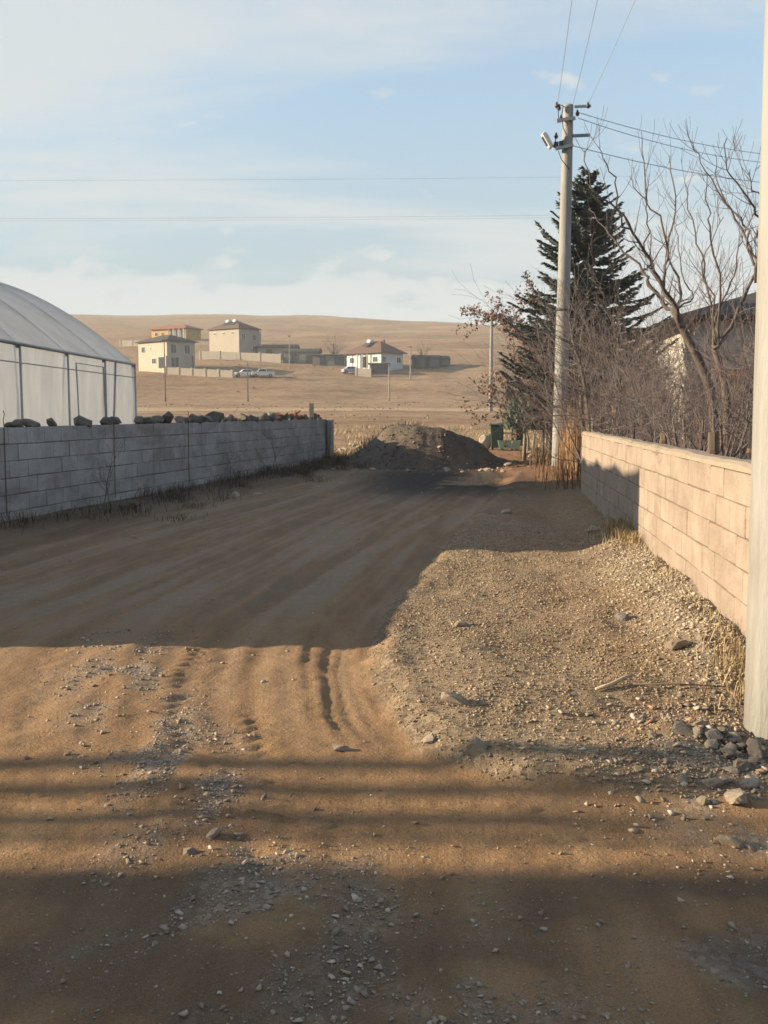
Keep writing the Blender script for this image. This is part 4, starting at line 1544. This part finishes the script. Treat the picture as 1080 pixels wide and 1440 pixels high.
cypress('small blue green cypress beside the waste bins', 738, 30.0, 546, .50, 3, 4600)
cypress('second small cypress partly behind the lamp pole', 764, 30.5, 562, .40, 4, 2600)
for i, (px, Y, top) in enumerate(((742, 34.6, 596), (750, 34.9, 600), (764, 34.2, 575), (768, 34.0, 580))):
    t = Tree(80 + i)
    x = at(px, 580, Y).x
    z = Tz(x, Y)
    h = at(px, top, Y).z - z
    t.limb([(x, Y, z - .1), (x + .03, Y, z + h * .5), (x + (.12 if i % 2 else -.1), Y, z + h)], .06, .03)
    t.grow((x + (.12 if i % 2 else -.1), Y, z + h), (random.uniform(-.4, .4), 0, 1), .7, .022, 1)
    t.finish('young_tree', ('pale thin trunk leaning left under the small cypress', 'short pale trunk just right of the cypress trunk', 'taller forked pale trunk before the conifer thicket', 'slim pale trunk touching the forked one')[i], 'tree', (x, Y, z), 'bark_pale', 'twig')


# russet tree with withered leaves left of the conifer
def leafy(label, px, Y, h, width, seed, nleaf, cm='twig_red'):
    t = Tree(seed)
    x = at(px, 580, Y).x
    z = Tz(x, Y)
    t.limb([(x, Y, z - .1), (x + .05, Y, z + h * .25), (x, Y, z + h * .5)], .08, .04)
    for i in range(12):
        a = t.r.uniform(0, 6.28)
        t.grow((x, Y, z + h * t.r.uniform(.12, .5)), (math.cos(a) * width, math.sin(a) * width, 1), h * t.r.uniform(.35, .55), .025, 2, .2, .75, (3, 4))
    tips = [Vector(v) for v in t.twigs.v]
    root = t.finish('leafy_tree', label, 'tree', (x, Y, z), 'bark', cm)
    V_, F_ = [], []
    for _ in range(nleaf):
        p = t.r.choice(tips) - Vector((x, Y, z))
        p = p + Vector((t.r.gauss(0, .06), t.r.gauss(0, .06), t.r.gauss(0, .06)))
        u_ = Vector((t.r.gauss(0, 1), t.r.gauss(0, 1), t.r.gauss(0, 1))).normalized()
        w_ = u_.cross(Vector((t.r.gauss(0, 1), t.r.gauss(0, 1), t.r.gauss(0, 1)))).normalized()
        s_ = t.r.uniform(.03, .065)
        i0 = len(V_)
        V_ += [tuple(p - u_ * s_), tuple(p + w_ * s_ * .6), tuple(p + u_ * s_), tuple(p - w_ * s_ * .6)]
        F_.append((i0, i0 + 1, i0 + 2, i0 + 3))
    link('leaves', np_mesh('leaves', np.array(V_), F_, M['deadleaf']), root)
    return root


leafy('russet tree with withered leaves left of the conifer', 775, 33.0, 5.3, .34, 61, 14000)
leafy('lower russet tree with withered leaves at the conifer foot', 775, 30.0, 4.0, .5, 62, 5000)

# bare tree out of frame on the left whose branches stripe the road with shade
t3 = Tree(91)
for (x, Y, h) in ((-16.8, 4.34, 5.9), (-17.2, 4.06, 6.2), (-16.6, 3.74, 5.2)):
    o, r = t3.limb([(x, Y, -.1), (x + .05, Y + .02, h * .4), (x, Y - .03, h * .75), (x + .04, Y + .03, h)], .12, .06)
    t3.dress(o, r, 9, .5, 1, 1.2, .35, .55)
for (x, Y, h) in ((-16.9, 4.05, 6.9), (-17.3, 3.75, 7.1), (-16.5, 3.6, 6.7)):
    o, r = t3.limb([(x, Y, -.1), (x + .05, Y + .02, h * .4), (x, Y - .03, h * .8), (x + .04, Y + .03, h)], .07, .03)
    t3.dress(o, r, 34, .55, 2, .8, .6, .80)
t3.finish('bare_tree', 'clump of slim bare trees left of the track beyond the picture edge', 'tree', (-16.9, 4.0, 0))
# far bare trees by the sheds
shrub('faint bare tree rising behind the sheds', 470, 236, 6.5, .5, 9, 301, 'twig', 2, .08, 0, 'tree', 'bare_tree')
shrub('faint bare tree behind the lone dark barn', 592, 226, 4.5, .6, 8, 302, 'twig', 2, .07, 0, 'tree', 'bare_tree')

# ------------------------------------------------------------------ house behind the right wall
hx = at(1010, 580, 28)
RH = thing('house', 'white house with grey hipped roof behind the bare trees', 'house', (hx.x + 3.3, 29.5, 0), R(-6))
MB().box((0, 0, 1.95), (8.2, 6.5, 3.95)).build('wall', M['plaster_white'], RH)
hip(MB(), 8.2, 6.5, 3.935, 1.25, .55).build('roof', M['roof_dark'], RH)
window(RH, 'f', -1.6, 2.6, 1.2, 1.3, (8.2, 6.5))
window(RH, 'f', 1.6, 2.6, 1.2, 1.3, (8.2, 6.5))
# brick pieces of the low annex before it
BW = thing('brick_annex', 'red brick annex wall glimpsed through the bare branches', 'building', (hx.x + 1.2, 24.5, 0), R(-4))
MB().box((0, .08, 1.2), (4.6, .16, 2.4)).build('mortar_core', M['mortar_r'], BW)
bme = bevelled(MB().box((0, 0, 0), (.38, .12, .18)).mesh('brick', M['brick']), .008)
for r_ in range(12):
    for c_ in range(11):
        link('brick', bme, BW, (-2.08 + c_ * .4 + (r_ % 2) * .2 - .1, -.04, .12 + r_ * .2))
MB().box((0, .5, 2.48), (5.0, 1.6, .1), rx=R(8)).build('roof', M['roof_red'], BW)
# pale building parts left of it, behind the thicket
LB = thing('outhouse', 'low pale outhouse hidden behind the thicket right of the lamp pole', 'building', (at(872, 580, 31).x, 31, 0), 0)
MB().box((0, 0, .9), (2.2, 2, 1.9)).build('wall', M['plaster_white'], LB)
MB().box((0, 0, 1.93), (2.6, 2.4, .12)).build('roof', M['roof_red'], LB)
MB().box((-.4, -1.01, .8), (.8, .05, 1.6)).build('door', M['glass_dark'], LB)

# fence posts behind the pale wall
for i, (px, top, Y, m, tl, lab) in enumerate((
        (822, 578, 16.9, 'wood', -.10, 'leaning dark fence post at the far end of the pale wall'),
        (891, 594, 13.0, 'darkmetal', 0, 'thin dark fence post second from the far end of the pale wall'),
        (934, 600, 10.9, 'wood', 0, 'timber fence post under the leaning bare tree'),
        (1003, 608, 8.1, 'wood', 0, 'weathered fence post left of the upright bare tree'),
        (1053, 598, 6.9, 'darkmetal', .02, 'tall dark fence post next to the near pole'),
        (826, 588, 17.4, 'galv', 0, 'short pale fence post beside the leaning dark one'))):
    p = at(px, top, Y)
    p.x = max(p.x, wall_right_x(Y) + .22)
    z = Tz(p.x, Y)
    root = thing('fence_post', lab, 'post', (p.x, Y, z), 0)
    h = p.z - z
    MB().tube([(0, 0, -.2), (tl * h, 0, h)], [.045, .04] if m == 'wood' else [.024, .022], 6).build('shaft', M[m], root)
    MB().tube([(tl * h * .85, 0, h * .85), (tl * h * .85, 0, h * .85 + .03)], .05 if m == 'wood' else .03, 8).build('wire_tie', M['rust'], root)
t = Tree(77)
p = at(866, 568, 20.5)
zb = Tz(p.x, 20.5)
t.limb([(p.x, 20.5, zb - .1), (p.x + .03, 20.5, zb + 1.0), (p.x, 20.5, p.z)], .11, .085, k=8)
t.grow((p.x, 20.5, p.z), (.2, 0, 1), .8, .03, 1)
t.finish('tree_stump', 'pale sunlit cut trunk behind the far half of the pale wall', 'tree', (p.x, 20.5, zb), 'bark_pale', 'twig')

# ------------------------------------------------------------------ soil mound
mx, my = .85, 28.8
gx_, gy_ = np.meshgrid(np.linspace(-3.2, 3.8, 150), np.linspace(-2.6, 2.8, 110))
hz = 1.2 * sst(0, 1, np.clip(1.02 - np.sqrt(np.where(gx_ < 0, gx_ / 2.35, gx_ / 3.25) ** 2 + np.where(gy_ < 0, gy_ / 2.3, gy_ / 2.6) ** 2), 0, 1) * 1.28)
hz = hz * (1 + .16 * fbm(gx_ * .6 + 3, gy_ * .6, 2, 71)) + fbm(gx_ * 5, gy_ * 5, 3, 72) * .022 * sst(0, .3, hz)
hz = hz - .09
MV = np.stack([gx_ + mx, gy_ + my, hz + T(gx_ + mx, gy_ + my)], -1).reshape(-1, 3)
iy, ix = gx_.shape
ii = np.arange(iy * ix).reshape(iy, ix)
MF = np.stack([ii[:-1, :-1], ii[:-1, 1:], ii[1:, 1:], ii[1:, :-1]], -1).reshape(-1, 4)
o = link('soil_mound', np_mesh('soil_mound', MV, MF, M['soil'], smooth=True))
props(o, 'heap of dark soil dumped at the end of the track', 'mound')
_mg = (gx_[0] + mx, gy_[:, 0] + my, hz)


def mound_z(x, y):
    i = np.clip(np.searchsorted(_mg[0], x), 0, ix - 1)
    j = np.clip(np.searchsorted(_mg[1], y), 0, iy - 1)
    inside = (x > _mg[0][0]) & (x < _mg[0][-1]) & (y > _mg[1][0]) & (y < _mg[1][-1])
    return np.where(inside, np.maximum(_mg[2][j, i], 0), 0)


# ------------------------------------------------------------------ bins and litter beside the cypress
def bin_(label, px, Y, w_, d_, h_, rz, lidm='bin_green'):
    x = at(px, 580, Y).x
    root = thing('wheelie_bin', label, 'bin', (x, Y, Tz(x, Y)), rz)
    b = MB()
    b.v, b.f = [], []
    v = [(sx * w_ / 2 * k, sy * d_ / 2 * k, z_) for z_, k in ((.08, .84), (h_ * .92, 1.0)) for sx, sy in ((-1, -1), (1, -1), (1, 1), (-1, 1))]
    b.add(v, [(0, 3, 2, 1), (4, 5, 6, 7), (0, 1, 5, 4), (1, 2, 6, 5), (2, 3, 7, 6), (3, 0, 4, 7)])
    bevelled(b.build('body', M['bin_green'], root).data, .03)
    lid = MB().prism([(-d_ / 2 - .03, h_ * .925), (d_ / 2 + .02, h_ * .925), (d_ / 2 + .02, h_ * .97), (-d_ * .1, h_), (-d_ / 2 - .03, h_ * .96)], 'x', -w_ / 2 - .03, w_ / 2 + .03).build('lid', M[lidm], root)
    MB().tube([(-w_ * .35, d_ / 2 + .06, h_ * .9), (w_ * .35, d_ / 2 + .06, h_ * .9)], .02, 6).build('handle', M['bin_green'], root)
    for sx in (-1, 1):
        wl_ = MB().tube([(sx * (w_ / 2 - .09), d_ / 2 - .05, .1), (sx * (w_ / 2 - .02), d_ / 2 - .05, .1)], .1, 12).build('wheel', M['rubber'], root)
        MB().tube([(sx * (w_ / 2 - .095), d_ / 2 - .05, .1), (sx * (w_ / 2 - .015), d_ / 2 - .05, .1)], .05, 8).build('rim', M['galv'], wl_)
    return root


bin_('dark green wheeled bin beside the pale sack', 699, 37.5, .46, .5, .98, R(-12))
bin_('second dark green bin behind the pale green trough', 732, 38.5, .52, .5, .9, R(8))
bx = at(715, 580, 37.2).x
bz = Tz(bx, 37.2)
tr = thing('metal_frame', 'grey green metal frame with a white board standing beside the bin', 'frame', (bx, 37.6, bz), R(-5))
for sx in (-.16, .2):
    MB().box((sx, 0, .6), (.06, .06, 1.3)).build('upright', M['grey_green'], tr)
MB().box((.06, 0, 1.27), (.62, .07, .06)).build('top_bar', M['grey_green'], tr)
MB().box((.02, 0, .62), (.30, .05, .05)).build('middle_bar', M['grey_green'], tr)
MB().box((.02, -.045, .98), (.24, .025, .34)).build('board', M['white_paint'], tr)
tg = thing('water_trough', 'pale green trough standing at the foot of the metal frame', 'trough', (bx + .03, 37.1, bz), R(-4))
prof = [(-.36, .06), (.36, .06), (.42, .36), (.36, .36), (.31, .12), (-.31, .12), (-.36, .36), (-.42, .36)]
MB().prism(prof, 'y', -.18, .18).build('basin', M['pale_green'], tg)
for sy in (-.196, .196):
    MB().prism([(-.36, .06), (.36, .06), (.42, .36), (-.42, .36)], 'y', sy - .015, sy + .015).build('end_panel', M['pale_green'], tg)
for sx in (-.28, .28):
    MB().box((sx, 0, .02), (.09, .3, .10)).build('foot', M['grey_green'], tg)
sk = rock_mesh('sack', M['sack'], 401, 30, (1, .8, 1.1), .06)
o = link('pale_sack', sk, None, Vector(on(684, 37.6)) + Vector((0, 0, .27)), (0, .35, .4), (.62, .5, .62))
props(o, 'pale full sack slumped against the dark green bin', 'sack')
for i, (px, Y, s_, lab) in enumerate(((668, 37.4, .34, 'pale stone on the straw left of the sack'), (676, 36.6, .28, 'pale stone in front of the sack'), (660, 38.6, .3, 'pale stone farthest left of the sack'), (744, 33.2, .30, 'tan stone on the reddish earth before the pale trunks'), (748, 32.2, .26, 'flat tan stone nearest on the reddish earth'))):
    p = Vector(on(px, Y))
    props(link('rock', PR[i % 4], None, p + Vector((0, 0, s_ * .22)), (.1 * i, .2, i), (s_ * 1.2, s_, s_)), lab, 'rock')

# ------------------------------------------------------------------ loose rocks one can point to
GR = [rock_mesh('grey_rock', M['stone_grey'], 170 + i, 24, (1, .85, .65), .035) for i in range(5)]
rocks = [
    (640, 990, .17, 'p', 'flat pale rock casting a long shadow in the middle of the gravel'),
    (672, 1059, .15, 'p', 'pale rock at the lower edge of the gravel'),
    (648, 881, .12, 'g', 'small grey rock near the upper edge of the sunlit gravel'),
    (878, 872, .16, 's', 'brown rock at the top right of the sunlit gravel'),
    (955, 913, .19, 'p', 'wedge of pale stone leaning near the foot of the pale wall'),
    (990, 905, .12, 'p', 'small pale stone behind the wedge at the wall foot'),
    (712, 722, .22, 'g', 'grey rock in the shade beside the road edge'),
    (838, 750, .24, 'p', 'pinkish rock in the shade below the pale wall'),
    (300, 1178, .075, 'p', 'pale pointed rock in the middle of the rubble strip'),
    (265, 1203, .07, 'p', 'flat pale rock left of the rubble strip in the last sun'),
    (962, 1100, .11, 'g', 'reddish grey rock on the left of the spoil by the near pole'),
    (1003, 1106, .14, 'p', 'pale angular rock below the spoil heap by the near pole'),
    (1038, 1128, .20, 'p', 'broad tan rock lowest beside the near pole'),
    (1056, 1108, .15, 'g', 'whitish wedge of rubble against the near pole'),
    (1062, 1066, .18, 'p', 'upright pale rock leaning on the foot of the near pole'),
    (1045, 1085, .13, 'g', 'grey rubble piece between the upright rock and the spoil heap'),
    (990, 1133, .08, 'p', 'small upright chip below the pale angular rock'),
    (1022, 1103, .11, 'g', 'grey rubble piece right of the pale angular rock'),
    (910, 1062, .12, 'p', 'tan rock on the left slope of the spoil heap'),
    (900, 1085, .10, 'p', 'pinkish rock lowest on the left slope of the spoil heap'),
    (965, 1033, .20, 's', 'grey lump on top of the spoil heap'),
    (1005, 1040, .20, 's', 'brown lump on top of the spoil heap beside the grass'),
    (1030, 1190, .14, 'p', 'flat pale stone below the rubble near the right edge'),
    (605, 1045, .10, 'g', 'small grey rock left of the pale rock at the gravel edge'),
    (480, 1058, .10, 'g', 'flat stone lying on the road left of the gravel corner'),
    (330, 698, .26, 'g', 'pale lump of litter among the weeds under the grey wall'),
    (362, 697, .22, 'g', 'second pale lump right of the first under the grey wall'),
    (188, 757, .14, 'g', 'small stone on the shaded road below the weeds'),
]
for i, (px, py, s_, k, lab) in enumerate(rocks):
    s_ *= .6 if px > 890 and py > 1020 else .8
    p = gpt(px, py)
    me = {'p': PR[i % 4], 'g': GR[i % 5], 's': SR[i % 6]}[k]
    tall = 1.6 if 'upright' in lab else .85
    props(link('rock', me, None, p + Vector((0, .02, s_ * .10 * tall)), (.25 * math.sin(i * 3), .3 * math.cos(i * 2), i * 1.7), (s_ * 1.25, s_, s_ * tall)), lab, 'rock')
rg = random.Random(44)
for i in range(34):
    x, y = rg.gauss(1.58, .16), rg.gauss(4.28, .13)
    s_ = rg.uniform(.03, .08)
    props(link('rock', rg.choice(PR + GR), None, (x, y, Tz(x, y) + s_ * .12), (rg.uniform(-.6, .6), rg.uniform(-.6, .6), rg.uniform(0, 6)), (s_ * 1.2, s_, s_ * .8)), 'small dusty rubble piece heaped at the foot of the near pole', 'rock', 'rubble heaped at the foot of the near pole')
# pale stones round the soil mound and at the end of the grey wall
rg = random.Random(31)
for i in range(17):
    x = rg.uniform(-1.4, 4.0)
    y = my - 2.3 + rg.uniform(-.8, 1.0)
    s_ = rg.uniform(.10, .24)
    z = Tz(x, y) + float(mound_z(np.array([x]), np.array([y]))[0])
    props(link('rock', rg.choice(PR + GR), None, (x, y, z + s_ * .15), (rg.uniform(-.3, .3), rg.uniform(-.3, .3), rg.uniform(0, 6)), (s_ * 1.2, s_, s_ * .8)), 'loose stone along the foot of the dark soil heap, ' + ('towards the grey wall' if x < .4 else 'below its peak' if x < 2 else 'towards the bins'), 'rock', 'soil heap stones ' + ('towards the grey wall' if x < .4 else 'below its peak' if x < 2 else 'towards the bins'))
for i in range(22):
    x, y = rg.uniform(-2.2, .6), rg.uniform(33, 40)
    s_ = rg.uniform(.15, .34)
    props(link('rock', rg.choice(PR), None, (x, y, Tz(x, y) + s_ * .2), (rg.uniform(-.3, .3), rg.uniform(-.3, .3), rg.uniform(0, 6)), (s_ * 1.3, s_, s_ * .9)), 'pale stone scattered on the dry grass behind the soil heap', 'rock', 'stones on the grass behind the soil heap')
# stick
a, b = gpt(838, 973), gpt(889, 961)
mb = MB().tube([a + Vector((0, 0, .015)), a.lerp(b, .4) + Vector((0, 0, .02)), a.lerp(b, .75) + Vector((0, .03, .03)), b + Vector((0, 0, .05))], [.009, .012, .011, .007], 6)
props(mb.build('stick', M['stick'], None, True), 'pale bent stick lying on the sunlit gravel', 'stick')
a, b = gpt(890, 965), gpt(1020, 975)
mb = MB().tube([a + Vector((0, 0, .012)), a.lerp(b, .5) + Vector((0, .02, .018)), b + Vector((0, 0, .02))], [.004, .005, .003], 5)
props(mb.build('stick', M['wood'], None, True), 'long thin twig lying right of the pale stick', 'stick')

# ------------------------------------------------------------------ gravel, litter and weeds
def hull_variant(seed, npts=7, sq=(1, .8, .55)):
    me = rock_mesh('tmp', M['stone'], seed, npts, sq, 0)
    v = np.array([p.co[:] for p in me.vertices])
    f = np.array([p.vertices[:] for p in me.polygons])
    bpy.data.meshes.remove(me)
    return v, f


HV = [hull_variant(500 + i, 8) for i in range(6)]
NR = np.random.RandomState(8)


def scatter(name, X, Y, S, palette, seed, sink=.12, extra=None):
    n_ = len(X)
    Z = T(X, Y) + (extra(X, Y) if extra else 0)
    rs = np.random.RandomState(seed)
    pal = np.array(palette)
    C = pal[rs.randint(0, len(pal), n_)] * rs.uniform(.7, 1.25, (n_, 1))
    kind = rs.randint(0, len(HV), n_)
    Vs, Fs, Cs, off = [], [], [], 0
    for k, (hv, hf) in enumerate(HV):
        sel = np.where(kind == k)[0]
        if not len(sel):
            continue
        m_ = len(sel)
        a = rs.rand(m_) * 6.283
        b = rs.uniform(-.5, .5, m_)
        c_, s_ = np.cos(a), np.sin(a)
        P = hv[None] * S[sel][:, None, None] * np.stack([rs.uniform(.8, 1.3, m_), rs.uniform(.8, 1.3, m_), rs.uniform(.7, 1.2, m_)], -1)[:, None, :]
        cb, sb = np.cos(b)[:, None], np.sin(b)[:, None]
        y2, z2 = P[..., 1] * cb - P[..., 2] * sb, P[..., 1] * sb + P[..., 2] * cb
        x3, y3 = P[..., 0] * c_[:, None] - y2 * s_[:, None], P[..., 0] * s_[:, None] + y2 * c_[:, None]
        Q = np.stack([x3 + X[sel][:, None], y3 + Y[sel][:, None], z2 + (Z[sel] + S[sel] * sink)[:, None]], -1)
        Vs.append(Q.reshape(-1, 3))
        Fs.append((hf[None] + (np.arange(m_) * len(hv))[:, None, None] + off).reshape(-1, 3))
        Cs.append(np.repeat(C[sel], len(hv), 0))
        off += m_ * len(hv)
    me = np_mesh(name, np.concatenate(Vs), np.concatenate(Fs), M['gravel'], tint=np.concatenate(Cs))
    return props(link(name, me), kind='stuff')


# shoulder gravel
n_ = 130000
X, Y = NR.uniform(-.3, 3.4, n_), 3.7 + (NR.rand(n_) ** 1.3) * 10
den = sst(-.02, .08, X - road_edge(Y)) * (X < wall_right_x(Y) - .02) * sst(14, 9.5, Y) * sst(3.75, 4.2, Y)
den = den * (.42 + .58 * sst(-.35, .25, fbm(X * 1.3, Y * .9, 3, 81)))
k = NR.rand(n_) < den * .8
X, Y = X[k], Y[k]
scatter('gravel', X, Y, .007 + .009 * NR.rand(len(X)) + .02 * NR.rand(len(X)) ** 7, [(.265, .20, .135), (.315, .25, .175), (.21, .155, .103), (.24, .178, .117), (.36, .30, .22)], 1)
# rubble strip on the road and the rubble on the right
n_ = 34000
Y = 1.9 + NR.rand(n_) * 5.0
cxs = np.interp(Y, [p[0] for p in RUB][::-1], [p[1] for p in RUB][::-1])
X = cxs + NR.normal(0, .2, n_) * (1 + .5 * (NR.rand(n_) < .3) + 1.1 * sst(3.6, 2.6, Y))
k = NR.rand(n_) < (.06 + .94 * sst(-.3, .55, fbm(X * 3.4, Y * 1.9, 4, 19))) * (.62 - .25 * sst(4, 5, Y))
X, Y = X[k], Y[k]
scatter('rubble', X, Y, .004 + .011 * NR.rand(len(X)) ** 1.5 + .03 * NR.rand(len(X)) ** 14, [(.32, .27, .22), (.38, .32, .26), (.25, .20, .16), (.29, .22, .155)], 2)
n_ = 15000
X, Y = NR.uniform(.7, 2.6, n_), NR.uniform(2.8, 5.2, n_)
k = NR.rand(n_) < (np.exp(-(((X - 1.6) / .55) ** 2 + ((Y - 4.2) / .7) ** 2))) * (.25 + .75 * sst(-.3, .2, fbm(X * 3, Y * 3, 3, 85)))
X, Y = X[k], Y[k]
scatter('rubble', X, Y, .008 + .012 * NR.rand(len(X)) + .045 * NR.rand(len(X)) ** 9, [(.32, .27, .22), (.38, .33, .27), (.22, .185, .155), (.30, .20, .14)], 3)
# wall-foot gravel bank
n_ = 6000
Y = 5.2 + NR.rand(n_) * 6.0
X = wall_right_x(Y) - .02 - np.abs(NR.normal(0, .25, n_))
scatter('gravel', X, Y, .012 + .035 * NR.rand(n_) ** 3, [(.36, .31, .24), (.30, .25, .18), (.40, .36, .29)], 4)
# sparse stones everywhere near
n_ = 5200
X, Y = NR.uniform(-6.2, 4, n_), 1.6 + NR.rand(n_) ** 1.4 * 26
k = (X < wall_right_x(Y) - .1) & (X > wall_left_x(np.maximum(Y, 10)) + .25)
X, Y = X[k], Y[k]
scatter('loose_stones', X, Y, .006 + .035 * NR.rand(len(X)) ** 8, [(.30, .26, .21), (.25, .19, .13), (.36, .32, .27)], 5)
# foreground grit
n_ = 9000
X, Y = NR.uniform(-1.6, 1.9, n_), 1.9 + NR.rand(n_) * 1.6
k = NR.rand(n_) < (.25 + .75 * sst(.0, .4, fbm(X * 1.6, Y * 1.6, 3, 51)))
X, Y = X[k], Y[k]
scatter('loose_stones', X, Y, .004 + .016 * NR.rand(len(X)) ** 5, [(.28, .25, .21), (.24, .19, .14), (.36, .33, .29)], 6)
n_ = 42000
X, Y = NR.uniform(-3.2, 2.6, n_), 1.8 + NR.rand(n_) ** 1.5 * 8
k = (X < wall_right_x(Y) - .1) & (NR.rand(n_) < .35 + .65 * sst(-.2, .4, fbm(X * 1.1, Y * .8, 3, 57)))
X, Y = X[k], Y[k]
scatter('loose_stones', X, Y, .0025 + .007 * NR.rand(len(X)) ** 3, [(.30, .23, .155), (.23, .165, .10), (.36, .30, .22)], 8)
# clods on the mound
n_ = 2600
X, Y = NR.uniform(mx - 2.6, mx + 3.2, n_), NR.uniform(my - 2.4, my + 1.5, n_)
scatter('clods', X, Y, .02 + .10 * NR.rand(n_) ** 4, [(.15, .12, .10), (.10, .085, .072), (.22, .185, .15)], 7, .05, mound_z)


def blades(name, X, Y, Hh, lean, palette, seed, wide=.006, base=None):
    n_ = len(X)
    rs = np.random.RandomState(seed)
    Z = T(X, Y) - .01 if base is None else base
    a = rs.rand(n_) * 6.283
    ln = lean * rs.uniform(.2, 1.4, n_) * Hh
    dx, dy = np.cos(a) * ln, np.sin(a) * ln
    sx, sy = -np.sin(a) * wide, np.cos(a) * wide
    P0 = np.stack([X - sx, Y - sy, Z], -1)
    P1 = np.stack([X + sx, Y + sy, Z], -1)
    P2 = np.stack([X + dx * .4 + sx * .7, Y + dy * .4 + sy * .7, Z + Hh * .62], -1)
    P3 = np.stack([X + dx * .4 - sx * .7, Y + dy * .4 - sy * .7, Z + Hh * .62], -1)
    P4 = np.stack([X + dx, Y + dy, Z + Hh * (1 - .25 * lean)], -1)
    V_ = np.stack([P0, P1, P2, P3, P4], 1).reshape(-1, 3)
    o_ = np.arange(n_) * 5
    F_ = np.concatenate([np.stack([o_, o_ + 1, o_ + 2], -1), np.stack([o_, o_ + 2, o_ + 3], -1), np.stack([o_ + 3, o_ + 2, o_ + 4], -1)])
    pal = np.array(palette)
    C = np.repeat(pal[rs.randint(0, len(pal), n_)] * rs.uniform(.7, 1.2, (n_, 1)), 5, 0)
    return props(link(name, np_mesh(name, V_, F_, M['straw'], tint=C)), kind='stuff')


STRAW = [(.40, .31, .18), (.33, .25, .14), (.28, .20, .11), (.44, .36, .23)]
WEED = [(.13, .098, .07), (.09, .074, .058), (.17, .125, .088), (.08, .072, .055)]
# dry grass tufts at the foot of the pale wall
Xs, Ys, Hs = [], [], []
for (yc, spread, num, hh) in ((11.0, .45, 900, .24), (10.3, .35, 500, .2), (9.2, .5, 120, .07), (7.4, .7, 160, .08), (6.2, .5, 200, .11), (5.4, .25, 600, .2), (5.0, .15, 400, .22), (8.2, .5, 200, .1)):
    y_ = NR.normal(yc, spread, num)
    Ys.append(y_)
    Xs.append(wall_right_x(y_) - .03 - np.abs(NR.normal(0, .13, num)))
    Hs.append(hh * .75 * NR.uniform(.3, 1.2, num))
blades('dry_grass', np.concatenate(Xs), np.concatenate(Ys), np.concatenate(Hs), .8, STRAW, 11, .0026)
# weeds under the grey wall
Xs, Ys, Hs = [], [], []
for c_ in range(150):
    y_ = 11.2 + 18.8 * NR.rand() ** .6
    x_ = wall_left_x(y_) + .2 + abs(NR.normal(0, .55))
    num = NR.randint(15, 70)
    Xs.append(NR.normal(x_, .13, num))
    Ys.append(NR.normal(y_, .22, num))
    Hs.append(NR.uniform(.04, .26) * NR.uniform(.5, 1.2, num) * (1.2 if y_ > 16 else .9))
blades('weeds', np.concatenate(Xs), np.concatenate(Ys), np.concatenate(Hs), .9, WEED, 12, .005)
# straw round the mound, bins and field edge
n_ = 26000
X, Y = NR.uniform(-9, 8, n_), 30.5 + NR.rand(n_) ** 1.5 * 28
k = (NR.rand(n_) < sst(-.3, .4, fbm(X * .5, Y * .3, 3, 91))) & ((X < 3.4) | (Y > 39)) & (mound_z(X, Y) < .05)
X, Y = X[k], Y[k]
blades('dry_grass', X, Y, NR.uniform(.08, .3, len(X)), .6, STRAW, 13, .010)
n_ = 9000
Y = 50 + NR.rand(n_) ** 1.2 * 200
X = NR.uniform(-.42, .22, n_) * Y
k = NR.rand(n_) < sst(-.2, .5, fbm(X * .06, Y * .05, 4, 93))
X, Y = X[k], Y[k]
scatter('field_scrub', X, Y, (.08 + .28 * NR.rand(len(X)) ** 4) * np.clip(Y / 110, .8, 1.6), [(.24, .17, .10), (.17, .12, .075), (.33, .25, .15), (.13, .10, .075)], 21)
# tall dry reeds between lamp pole and wall end
n_ = 900
X, Y = NR.normal(at(808, 580, 21.6).x, .13, n_), NR.normal(21.6, .25, n_)
blades('dry_reeds', X, Y, NR.uniform(.7, 1.75, n_), .10, [(.33, .20, .11), (.27, .16, .09), (.39, .26, .15)], 14, .006)
# undergrowth behind the pale wall and beneath the conifer
n_ = 5200
Y = 9 + NR.rand(n_) * 26
X = wall_right_x(Y) + .25 + NR.rand(n_) * 4.0 + np.where(Y > 18, NR.uniform(-.9, 0, n_), 0)
blades('undergrowth', X, Y, NR.uniform(.15, .65, n_), .5, [(.15, .10, .065), (.20, .13, .08), (.12, .085, .06)], 15, .008)
# weeds dotted on the mound edge and verge
n_ = 1500
X, Y = NR.uniform(-1.9, 1.2, n_), NR.uniform(29.2, 31.4, n_)
blades('weeds', X, Y, NR.uniform(.1, .4, n_), .5, STRAW + WEED, 16, .009, T(X, Y) + mound_z(X, Y) - .02)
# tall dead stalks in front of the grey wall
tl = Tree(95)
for (px, top, Y) in ((132, 640, 15.2), (148, 660, 15.4), (300, 640, 20.4), (362, 622, 23.5), (372, 618, 23.7), (384, 625, 24.0), (312, 650, 20.8)):
    p = at(px, top, Y)
    p.x = max(p.x, wall_left_x(Y) + .28)
    z = Tz(p.x, Y)
    tl.grow((p.x, Y, z), (tl.r.gauss(0, .12), tl.r.gauss(0, .1), 1), (p.z - z) * 1.1, .009, 2, .2, .5, (2, 4))
o = link('dead_stalks', Tree.fast(tl.twigs, M['twig']))
props(o, kind='stuff')

# ------------------------------------------------------------------ haze
hm, hn, hl, hb = new_mat('air')
hn.remove(hb)
pv = hn.new('ShaderNodeVolumePrincipled')
pv.inputs['Color'].default_value = (.80, .86, .92, 1)
pv.inputs['Density'].default_value = .00045
pv.inputs['Anisotropy'].default_value = 0.0
hl.new(pv.outputs[0], hn['Material Output'].inputs['Volume'])
ztop = float(GZ.max()) + 12
zbot = float(GZ.min()) - 1
hz_o = MB().box((0, 720, (ztop + zbot) / 2), (3300, 1700, ztop - zbot)).build('haze', hm)
props(hz_o, kind='stuff')
